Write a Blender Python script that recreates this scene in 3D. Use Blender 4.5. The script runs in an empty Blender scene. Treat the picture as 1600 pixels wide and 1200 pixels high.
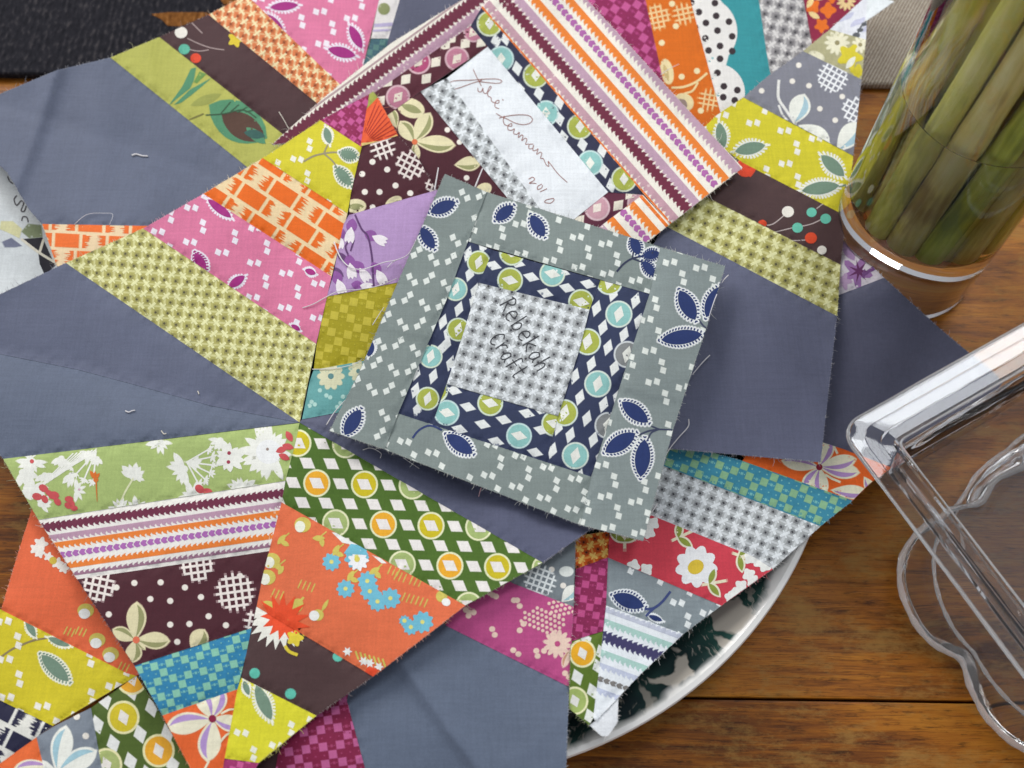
import bpy, bmesh, math, random
import numpy as np
from mathutils import Vector, Matrix
from mathutils.geometry import tessellate_polygon
random.seed(7)
scene = bpy.context.scene
COL = scene.collection

# ---------------------------------------------------------------- camera, light
FPX = 1716.0                       # focal length in photo pixels (1600 wide)
TH = math.radians(65.0)            # how steeply the camera looks down
DIST = 0.60
CAM = np.array([0.0, -DIST*math.cos(TH), DIST*math.sin(TH)])
RT = np.array([1.0, 0, 0]); FW = np.array([0, math.cos(TH), -math.sin(TH)]); UP = np.array([0, math.sin(TH), math.cos(TH)])
cam_data = bpy.data.cameras.new("camera")
cam = bpy.data.objects.new("camera", cam_data); COL.objects.link(cam)
cam.location = CAM; cam.rotation_euler = (math.pi/2-TH, 0, 0)
cam_data.sensor_width = 36.0; cam_data.lens = 36.0*FPX/1600.0
cam_data.clip_start = 0.01; cam_data.clip_end = 50
cam_data.dof.use_dof = True; cam_data.dof.focus_distance = 0.55; cam_data.dof.aperture_fstop = 7.5
scene.camera = cam
scene.cycles.max_bounces = 32; scene.cycles.transmission_bounces = 32; scene.cycles.glossy_bounces = 12; scene.cycles.diffuse_bounces = 5

world = bpy.data.worlds.new("World"); scene.world = world; world.use_nodes = True
bg = world.node_tree.nodes["Background"]
bg.inputs[0].default_value = (0.88, 0.92, 1.0, 1); bg.inputs[1].default_value = 0.46

def area(name, loc, target, sx, sy, power, color):
    d = bpy.data.lights.new(name, 'AREA'); d.shape = 'RECTANGLE'; d.size = sx; d.size_y = sy
    d.energy = power; d.color = color
    o = bpy.data.objects.new(name, d); COL.objects.link(o); o.location = loc
    o.rotation_euler = (Vector(target)-Vector(loc)).to_track_quat('-Z', 'Y').to_euler()
    return o
area("window_light", (-1.15, 1.25, 1.25), (0, 0, 0), 1.25, 1.05, 25.0, (1.0, 0.985, 0.96))
area("added_overhead_lamp", (0.765, 0.795, 1.50), (0.765, 0.795, 0), 0.80, 0.42, 12.0, (0.95, 0.98, 1.0))  # added overhead lamp, sized and turned so the dish rim mirrors it
bpy.data.objects["added_overhead_lamp"].rotation_euler = (0, 0, math.radians(34))
scene.view_settings.view_transform = 'Standard'; scene.view_settings.look = 'None'
scene.view_settings.exposure = 0.09; scene.view_settings.gamma = 1.0

# ---------------------------------------------------------------- helpers
def un(px, py, z=0.0):
    """table-plan point seen at a photo pixel, at height z (metres)"""
    px = np.asarray(px, float); py = np.asarray(py, float); z = np.asarray(z, float)
    d = FW + ((px-800)/FPX)[..., None]*RT + ((600-py)/FPX)[..., None]*UP
    t = (z-CAM[2])/d[..., 2]
    return CAM + d*t[..., None]

def lin(c):
    return tuple((v/255/12.92 if v/255 <= 0.04045 else ((v/255+0.055)/1.055)**2.4) for v in c)
GAIN = 1.06
def cloth_lin(c):
    return tuple(min(0.86, v*GAIN) for v in lin(c))

def thing(name, label, cat, loc=(0, 0, 0), group=None, kind=None):
    o = bpy.data.objects.new(name, None); COL.objects.link(o); o.location = loc
    o.empty_display_size = 0.01
    return tag(o, label, cat, group, kind)
def tag(o, label, cat, group=None, kind=None):
    o["label"] = label; o["category"] = cat
    if group: o["group"] = group
    if kind: o["kind"] = kind
    return o
def link_mesh(name, me, mat, parent=None):
    o = bpy.data.objects.new(name, me); COL.objects.link(o)
    if mat is not None: me.materials.append(mat)
    if parent is not None:
        o.parent = parent
        o.matrix_parent_inverse = Matrix.Translation(-Vector(parent.location))
    return o
def pydata(name, v, f, mat, parent=None, smooth=True):
    me = bpy.data.meshes.new(name); me.from_pydata([tuple(p) for p in v], [], f)
    if smooth: me.polygons.foreach_set("use_smooth", [True]*len(me.polygons))
    me.update()
    return link_mesh(name, me, mat, parent)

def mat_new(name):
    m = bpy.data.materials.new(name); m.use_nodes = True
    nt = m.node_tree; b = nt.nodes["Principled BSDF"]
    return m, nt, b
def node(nt, typ, **kw):
    n = nt.nodes.new(typ)
    for k, v in kw.items():
        if k.startswith("i_"): n.inputs[k[2:]].default_value = v
        else: setattr(n, k, v)
    return n
def ramp(nt, stops):
    r = nt.nodes.new("ShaderNodeValToRGB"); e = r.color_ramp.elements
    while len(e) < len(stops): e.new(0.5)
    for el, (p, c) in zip(e, stops):
        el.position = p; el.color = (*c, 1) if len(c) == 3 else c
    return r

# ---------------------------------------------------------------- materials
def make_cotton():
    m, nt, b = mat_new("printed_cotton"); L = nt.links
    at = node(nt, "ShaderNodeAttribute", attribute_name="Col")
    tc = node(nt, "ShaderNodeTexCoord")
    mp = node(nt, "ShaderNodeMapping"); mp.inputs["Rotation"].default_value = (0, 0, 0.52)
    L.new(tc.outputs["Object"], mp.inputs["Vector"])
    w1 = node(nt, "ShaderNodeTexWave", wave_type='BANDS', bands_direction='X'); w1.inputs["Scale"].default_value = 620; w1.inputs["Distortion"].default_value = 1.2; w1.inputs["Detail"].default_value = 1
    w2 = node(nt, "ShaderNodeTexWave", wave_type='BANDS', bands_direction='Y'); w2.inputs["Scale"].default_value = 620; w2.inputs["Distortion"].default_value = 1.2; w2.inputs["Detail"].default_value = 1
    L.new(mp.outputs[0], w1.inputs["Vector"]); L.new(mp.outputs[0], w2.inputs["Vector"])
    wm = node(nt, "ShaderNodeMath", operation='MULTIPLY'); L.new(w1.outputs["Fac"], wm.inputs[0]); L.new(w2.outputs["Fac"], wm.inputs[1])
    n1 = node(nt, "ShaderNodeTexNoise"); n1.inputs["Scale"].default_value = 1500; n1.inputs["Detail"].default_value = 2
    n2 = node(nt, "ShaderNodeTexNoise"); n2.inputs["Scale"].default_value = 45; n2.inputs["Detail"].default_value = 5
    for n in (n1, n2): L.new(tc.outputs["Object"], n.inputs["Vector"])
    # value = 0.80 + 0.22*noise + .12*weave + .14*slow noise
    a1 = node(nt, "ShaderNodeMath", operation='MULTIPLY_ADD'); a1.inputs[1].default_value = 0.30; a1.inputs[2].default_value = 0.71
    L.new(n1.outputs["Fac"], a1.inputs[0])
    a2 = node(nt, "ShaderNodeMath", operation='MULTIPLY_ADD'); a2.inputs[1].default_value = 0.12; L.new(wm.outputs[0], a2.inputs[0]); L.new(a1.outputs[0], a2.inputs[2])
    a3 = node(nt, "ShaderNodeMath", operation='MULTIPLY_ADD'); a3.inputs[1].default_value = 0.20; L.new(n2.outputs["Fac"], a3.inputs[0]); L.new(a2.outputs[0], a3.inputs[2])
    hs = node(nt, "ShaderNodeHueSaturation"); L.new(a3.outputs[0], hs.inputs["Value"]); L.new(at.outputs["Color"], hs.inputs["Color"])
    # slubs: slightly thicker or paler yarns in both directions, and slow unevenness of the dye
    prev = a3
    for vec, amp, sc in (((1, 0.035, 1), 0.20, 900), ((0.035, 1, 1), 0.20, 900), ((1, 1, 1), 0.16, 11)):
        mq = node(nt, "ShaderNodeMapping"); mq.inputs["Rotation"].default_value = (0, 0, 0.52); mq.inputs["Scale"].default_value = vec
        L.new(tc.outputs["Object"], mq.inputs["Vector"])
        nq = node(nt, "ShaderNodeTexNoise"); nq.inputs["Scale"].default_value = sc; nq.inputs["Detail"].default_value = 2; L.new(mq.outputs[0], nq.inputs["Vector"])
        aq = node(nt, "ShaderNodeMath", operation='MULTIPLY_ADD'); aq.inputs[1].default_value = amp; L.new(nq.outputs["Fac"], aq.inputs[0])
        sq = node(nt, "ShaderNodeMath", operation='SUBTRACT'); sq.inputs[1].default_value = amp*0.5; L.new(prev.outputs[0], sq.inputs[0]); L.new(sq.outputs[0], aq.inputs[2]); prev = aq
    L.new(prev.outputs[0], hs.inputs["Value"]); hs.inputs["Saturation"].default_value = 1.0
    L.new(hs.outputs[0], b.inputs["Base Color"])
    b.inputs["Roughness"].default_value = 0.66
    b.inputs["Specular IOR Level"].default_value = 0.22
    b.inputs["Sheen Weight"].default_value = 0.06
    bp = node(nt, "ShaderNodeBump"); bp.inputs["Strength"].default_value = 0.22; bp.inputs["Distance"].default_value = 0.0003
    ad = node(nt, "ShaderNodeMath", operation='ADD'); L.new(wm.outputs[0], ad.inputs[0]); L.new(n1.outputs["Fac"], ad.inputs[1])
    L.new(ad.outputs[0], bp.inputs["Height"])
    bp2 = node(nt, "ShaderNodeBump"); bp2.inputs["Strength"].default_value = 0.5; bp2.inputs["Distance"].default_value = 0.0016
    n3 = node(nt, "ShaderNodeTexNoise"); n3.inputs["Scale"].default_value = 60; n3.inputs["Detail"].default_value = 3; L.new(tc.outputs["Object"], n3.inputs["Vector"])
    L.new(n3.outputs["Fac"], bp2.inputs["Height"]); L.new(bp2.outputs[0], bp.inputs["Normal"]); L.new(bp.outputs[0], b.inputs["Normal"])
    return m
COTTON = make_cotton()

def simple_mat(name, rgb, rough=0.6, noise=0.15, scale=80):
    m, nt, b = mat_new(name); L = nt.links
    tc = node(nt, "ShaderNodeTexCoord"); n = node(nt, "ShaderNodeTexNoise"); n.inputs["Scale"].default_value = scale; n.inputs["Detail"].default_value = 4
    L.new(tc.outputs["Object"], n.inputs["Vector"])
    r = ramp(nt, [(0.25, tuple(v*(1-noise) for v in rgb)), (0.75, tuple(min(1, v*(1+noise)) for v in rgb))])
    L.new(n.outputs["Fac"], r.inputs[0]); L.new(r.outputs[0], b.inputs["Base Color"])
    b.inputs["Roughness"].default_value = rough
    return m
THREAD = simple_mat("white_thread", (0.78, 0.74, 0.74), 0.7)

# ---------------------------------------------------------------- 2-D clipping
def clip_half(P, a, b, c):
    """keep a*x+b*y+c >= 0"""
    out = []; n = len(P)
    if n < 3: return out
    px, py = P[-1]; pd = a*px+b*py+c
    for x, y in P:
        d = a*x+b*y+c
        if d >= 0:
            if pd < 0:
                t = pd/(pd-d); out.append((px+(x-px)*t, py+(y-py)*t))
            out.append((x, y))
        elif pd >= 0:
            t = pd/(pd-d); out.append((px+(x-px)*t, py+(y-py)*t))
        px, py, pd = x, y, d
    return out
def clip_cell(P, x0, y0, x1, y1):
    P = clip_half(P, 1, 0, -x0)
    if P: P = clip_half(P, -1, 0, x1)
    if P: P = clip_half(P, 0, 1, -y0)
    if P: P = clip_half(P, 0, -1, y1)
    return P
def area2(P):
    return 0.5*sum(P[i-1][0]*P[i][1]-P[i][0]*P[i-1][1] for i in range(len(P)))
def halfplanes(P):
    if area2(P) < 0: P = P[::-1]
    H = []
    for i in range(len(P)):
        (x0, y0), (x1, y1) = P[i-1], P[i]
        l = math.hypot(x1-x0, y1-y0)
        if l < 1e-6: continue
        a, b = -(y1-y0)/l, (x1-x0)/l
        H.append((a, b, -a*x0-b*y0))
    return H
def hull(P):
    P = sorted(set(P)); h = []
    for seq in (P, P[::-1]):
        k = len(h)
        for p in seq:
            while len(h)-k >= 2 and (h[-1][0]-h[-2][0])*(p[1]-h[-2][1])-(h[-1][1]-h[-2][1])*(p[0]-h[-2][0]) <= 0: h.pop()
            h.append(p)
        h.pop()
    return h
def tris_of(P):
    if len(P) == 3: return [P]
    return [[P[i] for i in t] for t in tessellate_polygon([[Vector((x, y, 0)) for x, y in P]])]
def inside(P, x, y):
    r = False; n = len(P)
    for i in range(n):
        (x0, y0), (x1, y1) = P[i-1], P[i]
        if (y0 > y) != (y1 > y) and x < (x1-x0)*(y-y0)/(y1-y0)+x0: r = not r
    return r

# ---------------------------------------------------------------- a patch of cloth
CELL = 4.5
CLOTH_T = 0.00045
class Strip:
    def __init__(s, poly, color, label, lift=0.0, name="fabric_strip"):
        s.poly = [tuple(map(float, p)) for p in poly]
        if area2(s.poly) < 0: s.poly.reverse()
        s.color = color; s.label = label; s.lift = lift; s.name = name
        s.mot = []                   # (points, colour, layer)
        xs = [p[0] for p in s.poly]; ys = [p[1] for p in s.poly]
        s.bb = (min(xs), min(ys), max(xs), max(ys))
        s.H = halfplanes(s.poly)
        n = len(s.poly)
        s.concave = any((s.poly[i-1][0]-s.poly[i-2][0])*(s.poly[i][1]-s.poly[i-1][1])-(s.poly[i-1][1]-s.poly[i-2][1])*(s.poly[i][0]-s.poly[i-1][0]) < -1e-6 for i in range(n))
        if s.concave: s.H = halfplanes(hull(s.poly))
    def near(s, x, y, r=0):
        return s.bb[0]-r <= x <= s.bb[2]+r and s.bb[1]-r <= y <= s.bb[3]+r and all(a*x+b*y+c > -r for a, b, c in s.H)
    # print motifs --------------------------------------------------
    def add(s, pts, col, layer=1):
        s.mot.append((pts, col, layer)); return s
    def ell(s, x, y, a, b=None, ang=0, col=(255, 255, 255), layer=1, n=18):
        b = a if b is None else b
        if not s.near(x, y, max(a, b)+1): return s
        c, si = math.cos(math.radians(ang)), math.sin(math.radians(ang))
        if max(a, b) < 4: n = 9
        return s.add([(x+a*math.cos(t)*c-b*math.sin(t)*si, y+a*math.cos(t)*si+b*math.sin(t)*c) for t in [2*math.pi*k/n for k in range(n)]], col, layer)
    def quad(s, x, y, w, h, ang=0, skew=0, col=(255, 255, 255), layer=1):
        if not s.near(x, y, w+h): return s
        c, si = math.cos(math.radians(ang)), math.sin(math.radians(ang))
        P = [(-w/2-skew, -h/2), (w/2-skew, -h/2), (w/2+skew, h/2), (-w/2+skew, h/2)]
        return s.add([(x+u*c-v*si, y+u*si+v*c) for u, v in P], col, layer)
    def dia(s, x, y, w, h, ang=0, col=(255, 255, 255), layer=1):
        if not s.near(x, y, w+h): return s
        c, si = math.cos(math.radians(ang)), math.sin(math.radians(ang))
        return s.add([(x+u*c-v*si, y+u*si+v*c) for u, v in ((-w/2, 0), (0, -h/2), (w/2, 0), (0, h/2))], col, layer)
    def line(s, pts, w, col, layer=1, taper=False):
        n = len(pts)-1
        for i in range(n):
            (x0, y0), (x1, y1) = pts[i], pts[i+1]
            l = math.hypot(x1-x0, y1-y0)
            if l < 1e-6: continue
            w0 = w1 = w/2
            if taper: w0 = w/2*(1-i/n*0.75); w1 = w/2*(1-(i+1)/n*0.75)
            dx, dy = (x1-x0)/l, (y1-y0)/l
            e = 0.25*w
            x0 -= dx*e; y0 -= dy*e; x1 += dx*e; y1 += dy*e
            s.add([(x0-dy*w0, y0+dx*w0), (x0+dy*w0, y0-dx*w0), (x1+dy*w1, y1-dx*w1), (x1-dy*w1, y1+dx*w1)], col, layer)
        return s
    def lens(s, x, y, L, W, ang, col, layer=1, fat=0.8, n=9, half=0):
        """pointed leaf centred on x,y; half = +-1 gives one side of it only"""
        c, si = math.cos(math.radians(ang)), math.sin(math.radians(ang))
        P = []
        up = [(-L/2+L*k/n, W/2*math.sin(math.pi*k/n)**fat) for k in range(n+1)]
        if half >= 0: P += up
        else: P += [(-L/2, 0), (L/2, 0)]
        if half <= 0: P += [(u, -v) for u, v in up[::-1][(1 if half == 0 else 0):(-1 if half == 0 else None)]]
        else: P += [(L/2, 0), (-L/2, 0)][::1] if False else []
        return s.add([(x+u*c-v*si, y+u*si+v*c) for u, v in P], col, layer)
    def star(s, x, y, r0, r1, n, ang, col, layer=1, sy=1.0):
        P = []
        for k in range(2*n):
            r = r1 if k % 2 else r0
            t = math.radians(ang)+math.pi*k/n
            P.append((x+r*math.cos(t), y+r*math.sin(t)*sy))
        return s.add(P, col, layer)
    def clover(s, x, y, r, n, ang, col, layer=1, depth=0.18):
        P = [(x+r*(1-depth+depth*math.cos(n*t))*math.cos(t+math.radians(ang)), y+r*(1-depth+depth*math.cos(n*t))*math.sin(t+math.radians(ang))) for t in [2*math.pi*k/(n*6) for k in range(n*6)]]
        return s.add(P, col, layer)

def tri_fan_ok(P):
    return len(P) >= 3 and abs(area2(P)) > 0.02

class Block:
    """one pieced quilt block: strips of cotton sharing one draped surface"""
    def __init__(s, label, z, gx=0.0, gy=0.0, amp=0.5, seed=1, group=None, name="quilt_block", cat="quilt block", centre=None):
        s.label = label; s.z = z; s.gx = gx; s.gy = gy; s.strips = []; s.creases = []; s.bumps = []; s.roofs = []; s.rawedges = []
        s.name = name; s.cat = cat; s.group = group
        rs = np.random.RandomState(seed)
        s.waves = []
        for k in range(7):
            wl = rs.uniform(90, 420); a = rs.uniform(0, 2*math.pi)
            s.waves.append((math.cos(a)*2*math.pi/wl, math.sin(a)*2*math.pi/wl, rs.uniform(0, 6.28), amp*0.001*(wl/260)**1.2*0.85))
        s.rs = rs; s.tips = []
    def strip(s, poly, color, label, lift=None, name="fabric_strip"):
        if lift is None: lift = 0.0003*(len(s.strips) % 2)
        st = Strip(poly, color, label, lift, name); s.strips.append(st); return st
    def crease(s, pts, h, w=6, step=0.0, sw=25):
        """fold line: ridge (h>0) or valley (h<0) in mm, plus an optional change of slope"""
        s.creases.append((pts, h*0.001, w, step*0.001, sw)); return s
    def roof(s, pts, h, w):
        """pressed fold: two sloping sides meeting in a line, h mm up or down"""
        s.roofs.append((pts, h*0.001, w)); return s
    def bump(s, x, y, r, h):
        s.bumps.append((x, y, r, h*0.001)); return s
    def zfield(s, x, y, lift):
        z = np.full(x.shape, s.z*0.001) + s.gx*0.001*(x-800)/100 + s.gy*0.001*(y-600)/100
        for kx, ky, ph, a in s.waves: z = z + a*np.sin(kx*x+ky*y+ph)
        for bx, by, r, h in s.bumps: z = z + h*np.exp(-((x-bx)**2+(y-by)**2)/(r*r))
        def segd(pts):
            best = np.full(x.shape, 1e9); sd = np.zeros(x.shape)
            for (x0, y0), (x1, y1) in zip(pts[:-1], pts[1:]):
                dx, dy = x1-x0, y1-y0; l2 = dx*dx+dy*dy
                t = np.clip(((x-x0)*dx+(y-y0)*dy)/l2, 0, 1)
                ex, ey = x-x0-t*dx, y-y0-t*dy
                d = np.hypot(ex, ey); m = d < best
                best = np.where(m, d, best); sd = np.where(m, (dx*(y-y0)-dy*(x-x0))/math.sqrt(l2), sd)
            return best, sd
        for pts, h, w, st, sw in s.creases:
            d, sd = segd(pts)
            z = z + h*np.exp(-(d/w)**2)
            if st: z = z + st*np.tanh(sd/sw)*np.exp(-(d/110.0)**2)*np.exp(-np.maximum(0, d*d-sd*sd)/900.0)
        for pts, h, w in s.roofs:
            d, _ = segd(pts); z = z + h*np.exp(-np.sqrt(d*d+6.0)/w)
        g = np.full(x.shape, 1e9)
        for pts in s.seams:
            d, _ = segd(pts); g = np.minimum(g, d)
        ge = np.full(x.shape, 1e9)
        for pts in s.rawedges:
            d, _ = segd(pts); ge = np.minimum(ge, d)
        z = z + 0.0008*np.exp(-ge/22.0)*(0.5+0.5*np.sin(0.060*x+0.043*y+s.z)*np.sin(0.031*x-0.071*y))
        z = z - 0.00045*np.exp(-(g/4.2)**2) - 0.00062*np.exp(-(g/15.0)**2)*(1+0.30*np.sin(0.17*x+0.21*y)+0.25*np.sin(0.11*x-0.17*y)) + 0.00013*np.exp(-(g/9.0)**2)*np.sin(0.42*x+0.37*y)
        return z + lift
    def surf(s, x, y, lift):
        return un(x, y, s.zfield(x, y, lift))
    def build(s):
        # which edges are seams, which are raw edges
        s.seams = []; s.rawedges = []
        for st in s.strips:
            P = st.poly; st.raw = []
            for i in range(len(P)):
                (x0, y0), (x1, y1) = P[i-1], P[i]
                l = math.hypot(x1-x0, y1-y0)
                if l < 1e-3: st.raw.append(False); continue
                nx, ny = (y1-y0)/l, -(x1-x0)/l         # outward for positive area
                free = 0
                for f in (0.2, 0.5, 0.8):
                    mx, my = x0+(x1-x0)*f+nx*6, y0+(y1-y0)*f+ny*6
                    if not any(o is not st and inside(o.poly, mx, my) for o in s.strips): free += 1
                st.raw.append(free >= 2)
                if free < 2: s.seams.append([(x0, y0), (x1, y1)])
                elif 1640 > x0 > -60 and 1240 > y0 > -60: s.rawedges.append([(x0, y0), (x1, y1)])
        cx = np.mean([0.5*(st.bb[0]+st.bb[2]) for st in s.strips]); cy = np.mean([0.5*(st.bb[1]+st.bb[3]) for st in s.strips])
        base = un(cx, cy, s.z*0.001)
        s.root = thing(s.name, s.label, s.cat, loc=tuple(base), group=s.group)
        fv, ff, fc = [], [], []
        for st in s.strips:
            s.build_strip(st)
            s.fray(st, fv, ff, fc)
        if fv:
            me = bpy.data.meshes.new("frayed_edge"); me.from_pydata(fv, [], ff)
            at = me.attributes.new("Col", 'FLOAT_COLOR', 'FACE'); at.data.foreach_set("color", np.array(fc, dtype=np.float32).ravel())
            o = link_mesh("frayed_edge", me, COTTON, s.root); o["kind"] = "stuff"
        return s
    def fray(s, st, fv, ff, fc):
        P = st.poly; rs = s.rs; X = []; Y = []; cols = []
        for i in range(len(P)):
            if not st.raw[i]: continue
            (x0, y0), (x1, y1) = P[i-1], P[i]
            l = math.hypot(x1-x0, y1-y0); nx, ny = (y1-y0)/l, -(x1-x0)/l
            n = int(l/2.0)
            for k in range(n):
                if rs.rand() < 0.12: continue
                f = rs.rand(); L = rs.gamma(1.7, 1.4)+0.6
                if rs.rand() < 0.025: L = rs.uniform(7, 16)
                a = rs.normal(0, 0.5); dx, dy = nx*math.cos(a)-ny*math.sin(a), nx*math.sin(a)+ny*math.cos(a)
                bx, by = x0+(x1-x0)*f-nx*1.0, y0+(y1-y0)*f-ny*1.0
                k2 = rs.normal(0, 0.12)*L
                X += [bx, bx+dx*L*0.5-dy*k2, bx+dx*L]; Y += [by, by+dy*L*0.5+dx*k2, by+dy*L]
                mix = rs.uniform(0.3, 0.75); c = st.color
                cols.append(tuple(c[j]*(1-mix)+(228, 222, 215)[j]*mix for j in range(3)))
        if not X: return
        X = np.array(X); Y = np.array(Y)
        W = s.surf(X, Y, st.lift).reshape(-1, 3, 3)
        for q, w in enumerate(W):
            w[2, 2] += rs.normal(0, 0.0003)-0.0001
            d = w[2]-w[0]; d /= max(1e-9, np.linalg.norm(d)); side = np.cross(d, (0, 0, 1))
            r0 = 0.00010
            b = len(fv)
            for j in range(3):
                r = r0*(1, 0.9, 0.5)[j]
                fv += [tuple(w[j]+side*r), tuple(w[j]-side*r), tuple(w[j]+np.array((0, 0, r*1.6)))]
            cl = (*cloth_lin(cols[q]), 1)
            for j in range(2):
                a0 = b+3*j
                for e in range(3):
                    ff.append((a0+e, a0+(e+1) % 3, a0+3+(e+1) % 3, a0+3+e)); fc.append(cl)
    def build_strip(s, st):
        rs = s.rs
        # outline with raw edges slightly ragged
        P = st.poly; out = []
        for i in range(len(P)):
            (x0, y0), (x1, y1) = P[i-1], P[i]
            l = math.hypot(x1-x0, y1-y0)
            if l < 1e-3: continue
            out.append((x0, y0))
            if st.raw[i]:
                nx, ny = (y1-y0)/l, -(x1-x0)/l; n = int(l/2.2)
                for k in range(1, n):
                    j = rs.uniform(0, 0.9) if k % 2 else rs.uniform(0, 0.25)
                    out.append((x0+(x1-x0)*k/n+nx*j, y0+(y1-y0)*k/n+ny*j))
        x0, y0, x1, y1 = st.bb; x0 -= 2; y0 -= 2; x1 += 2; y1 += 2
        nx, ny = int((x1-x0)/CELL)+1, int((y1-y0)/CELL)+1
        V, idx, F, FCn, OFF = [], {}, [], [], []
        base_col = (*cloth_lin(st.color), 1)
        def vid(p):
            k = (round(p[0]*50), round(p[1]*50))
            if k not in idx: idx[k] = len(V); V.append(p); OFF.append(0.0)
            return idx[k]
        # column clip first, for speed
        for i in range(nx):
            a, b = x0+i*CELL, x0+(i+1)*CELL
            colp = clip_half(out, 1, 0, -a); colp = clip_half(colp, -1, 0, b) if colp else colp
            if not colp: continue
            ys = [p[1] for p in colp]
            for j in range(max(0, int((min(ys)-y0)/CELL)), min(ny, int((max(ys)-y0)/CELL)+1)):
                c, d = y0+j*CELL, y0+(j+1)*CELL
                q = clip_half(colp, 0, 1, -c); q = clip_half(q, 0, -1, d) if q else q
                if len(q) < 3 or abs(area2(q)) < 1e-3: continue
                ids = []
                for p in q:
                    v = vid(p)
                    if not ids or ids[-1] != v: ids.append(v)
                if ids[0] == ids[-1]: ids.pop()
                if len(set(ids)) < 3: continue
                F.append(ids); FCn.append(base_col)
        nb, nbf = len(V), len(F)
        # print
        cache = {}
        mots = []
        for pts, col, layer in st.mot:
            if layer == 1 and len(pts) <= 30:       # ink bleeds a little past each motif
                xs = [p[0] for p in pts]; ys = [p[1] for p in pts]; w = max(xs)-min(xs); h = max(ys)-min(ys)
                if min(w, h) > 4.0:
                    cx, cy = 0.5*(max(xs)+min(xs)), 0.5*(max(ys)+min(ys)); k = 1+1.5/max(6, min(w, h))
                    mots.append(([(cx+(x-cx)*k, cy+(y-cy)*k) for x, y in pts], tuple(0.5*a+0.5*b for a, b in zip(col, st.color))+(0,), layer))
            mots.append((pts, col, layer))
        if st.concave:
            src = mots; mots = []
            for pts, col, layer in src:
                if all(inside(st.poly, x, y) for x, y in pts): mots.append((pts, col, layer)); continue
                for t in tris_of(pts):
                    q = st.poly
                    for a, b, c in halfplanes(t):
                        q = clip_half(q, a, b, c)
                        if len(q) < 3: break
                    if len(q) >= 3: mots.append((q, col, layer))
        for im, (pts, col, layer) in enumerate(mots):
            xs = [p[0] for p in pts]; ys = [p[1] for p in pts]
            mx0, my0, mx1, my1 = min(xs), min(ys), max(xs), max(ys)
            if mx1 < x0 or my1 < y0 or mx0 > x1 or my0 > y1: continue
            if not all(a*x+b*y+c >= 0.2 for a, b, c in st.H for x, y in pts):
                q = pts
                for a, b, c in st.H:
                    q = clip_half(q, a, b, c)
                    if not q: break
                if len(q) < 3: continue
                pts = q
                xs = [p[0] for p in pts]; ys = [p[1] for p in pts]
                mx0, my0, mx1, my1 = min(xs), min(ys), max(xs), max(ys)
            if col not in cache: cache[col] = (*cloth_lin(col[:3]), 1)
            cl = cache[col]; off = 0.00003+0.00004*layer-(0.00003 if len(col) == 4 else 0)+0.0000015*(im % 17)
            i0, i1 = int((mx0-x0)/CELL), int((mx1-x0)/CELL); j0, j1 = int((my0-y0)/CELL), int((my1-y0)/CELL)
            for i in range(i0, i1+1):
                if i0 == i1: cp = pts
                else:
                    cp = clip_half(pts, 1, 0, -(x0+i*CELL)); cp = clip_half(cp, -1, 0, x0+(i+1)*CELL) if cp else cp
                if not cp: continue
                for j in range(j0, j1+1):
                    if j0 == j1: q = cp
                    else:
                        q = clip_half(cp, 0, 1, -(y0+j*CELL)); q = clip_half(q, 0, -1, y0+(j+1)*CELL) if q else q
                    if len(q) < 3 or abs(area2(q)) < 0.01: continue
                    if area2(q) < 0: q = q[::-1]
                    b = len(V); V.extend(q); OFF.extend([off]*len(q))
                    F.append(list(range(b, b+len(q)))); FCn.append(cl)
        A = np.array(V); X, Y = A[:, 0], A[:, 1]
        W = s.surf(X, Y, st.lift); e = 0.8
        dx = s.surf(X+e, Y, st.lift)-s.surf(X-e, Y, st.lift); dy = s.surf(X, Y+e, st.lift)-s.surf(X, Y-e, st.lift)
        N = np.cross(dx, dy); N /= np.linalg.norm(N, axis=1)[:, None]; N *= np.sign(N[:, 2])[:, None]
        W = W + N*np.array(OFF)[:, None]
        verts = W.tolist(); norms = N.tolist()
        faces = [f[::-1] for f in F]; cols = list(FCn)
        # underside and edge, so that the cloth has thickness
        edge = {}
        for f in F[:nbf]:
            for a, b in zip(f, f[1:]+f[:1]):
                if (b, a) in edge: edge.pop((b, a))
                else: edge[(a, b)] = 1
        b0 = len(verts)
        under = (*cloth_lin(tuple(0.45*c+0.55*200 for c in st.color)), 1)
        for k in range(nb):
            verts.append((W[k]-N[k]*CLOTH_T).tolist()); norms.append((-N[k]).tolist())
        for f in F[:nbf]: faces.append([b0+v for v in f]); cols.append(under)
        for (a, b) in edge:
            d = W[b]-W[a]; nn = np.cross(d, (0, 0, 1)); l = np.linalg.norm(nn)
            if l < 1e-9: continue
            nn = nn/l; c0 = len(verts)
            # outward side: away from the strip's own middle is not needed, take the winding
            for q in (W[a], W[b], W[b]-N[b]*CLOTH_T, W[a]-N[a]*CLOTH_T):
                verts.append(q.tolist()); norms.append((-nn).tolist())
            faces.append([c0, c0+1, c0+2, c0+3]); cols.append(under)
        me = bpy.data.meshes.new(st.name); me.from_pydata(verts, [], faces)
        at = me.attributes.new("Col", 'FLOAT_COLOR', 'FACE'); at.data.foreach_set("color", np.array(cols, dtype=np.float32).ravel())
        me.polygons.foreach_set("use_smooth", [True]*len(me.polygons))
        me.normals_split_custom_set_from_vertices(norms)
        o = link_mesh(st.name, me, COTTON, s.root)
        if st.label: o["label"] = st.label
        s.tris = getattr(s, "tris", 0)+sum(len(f)-2 for f in faces)
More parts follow.
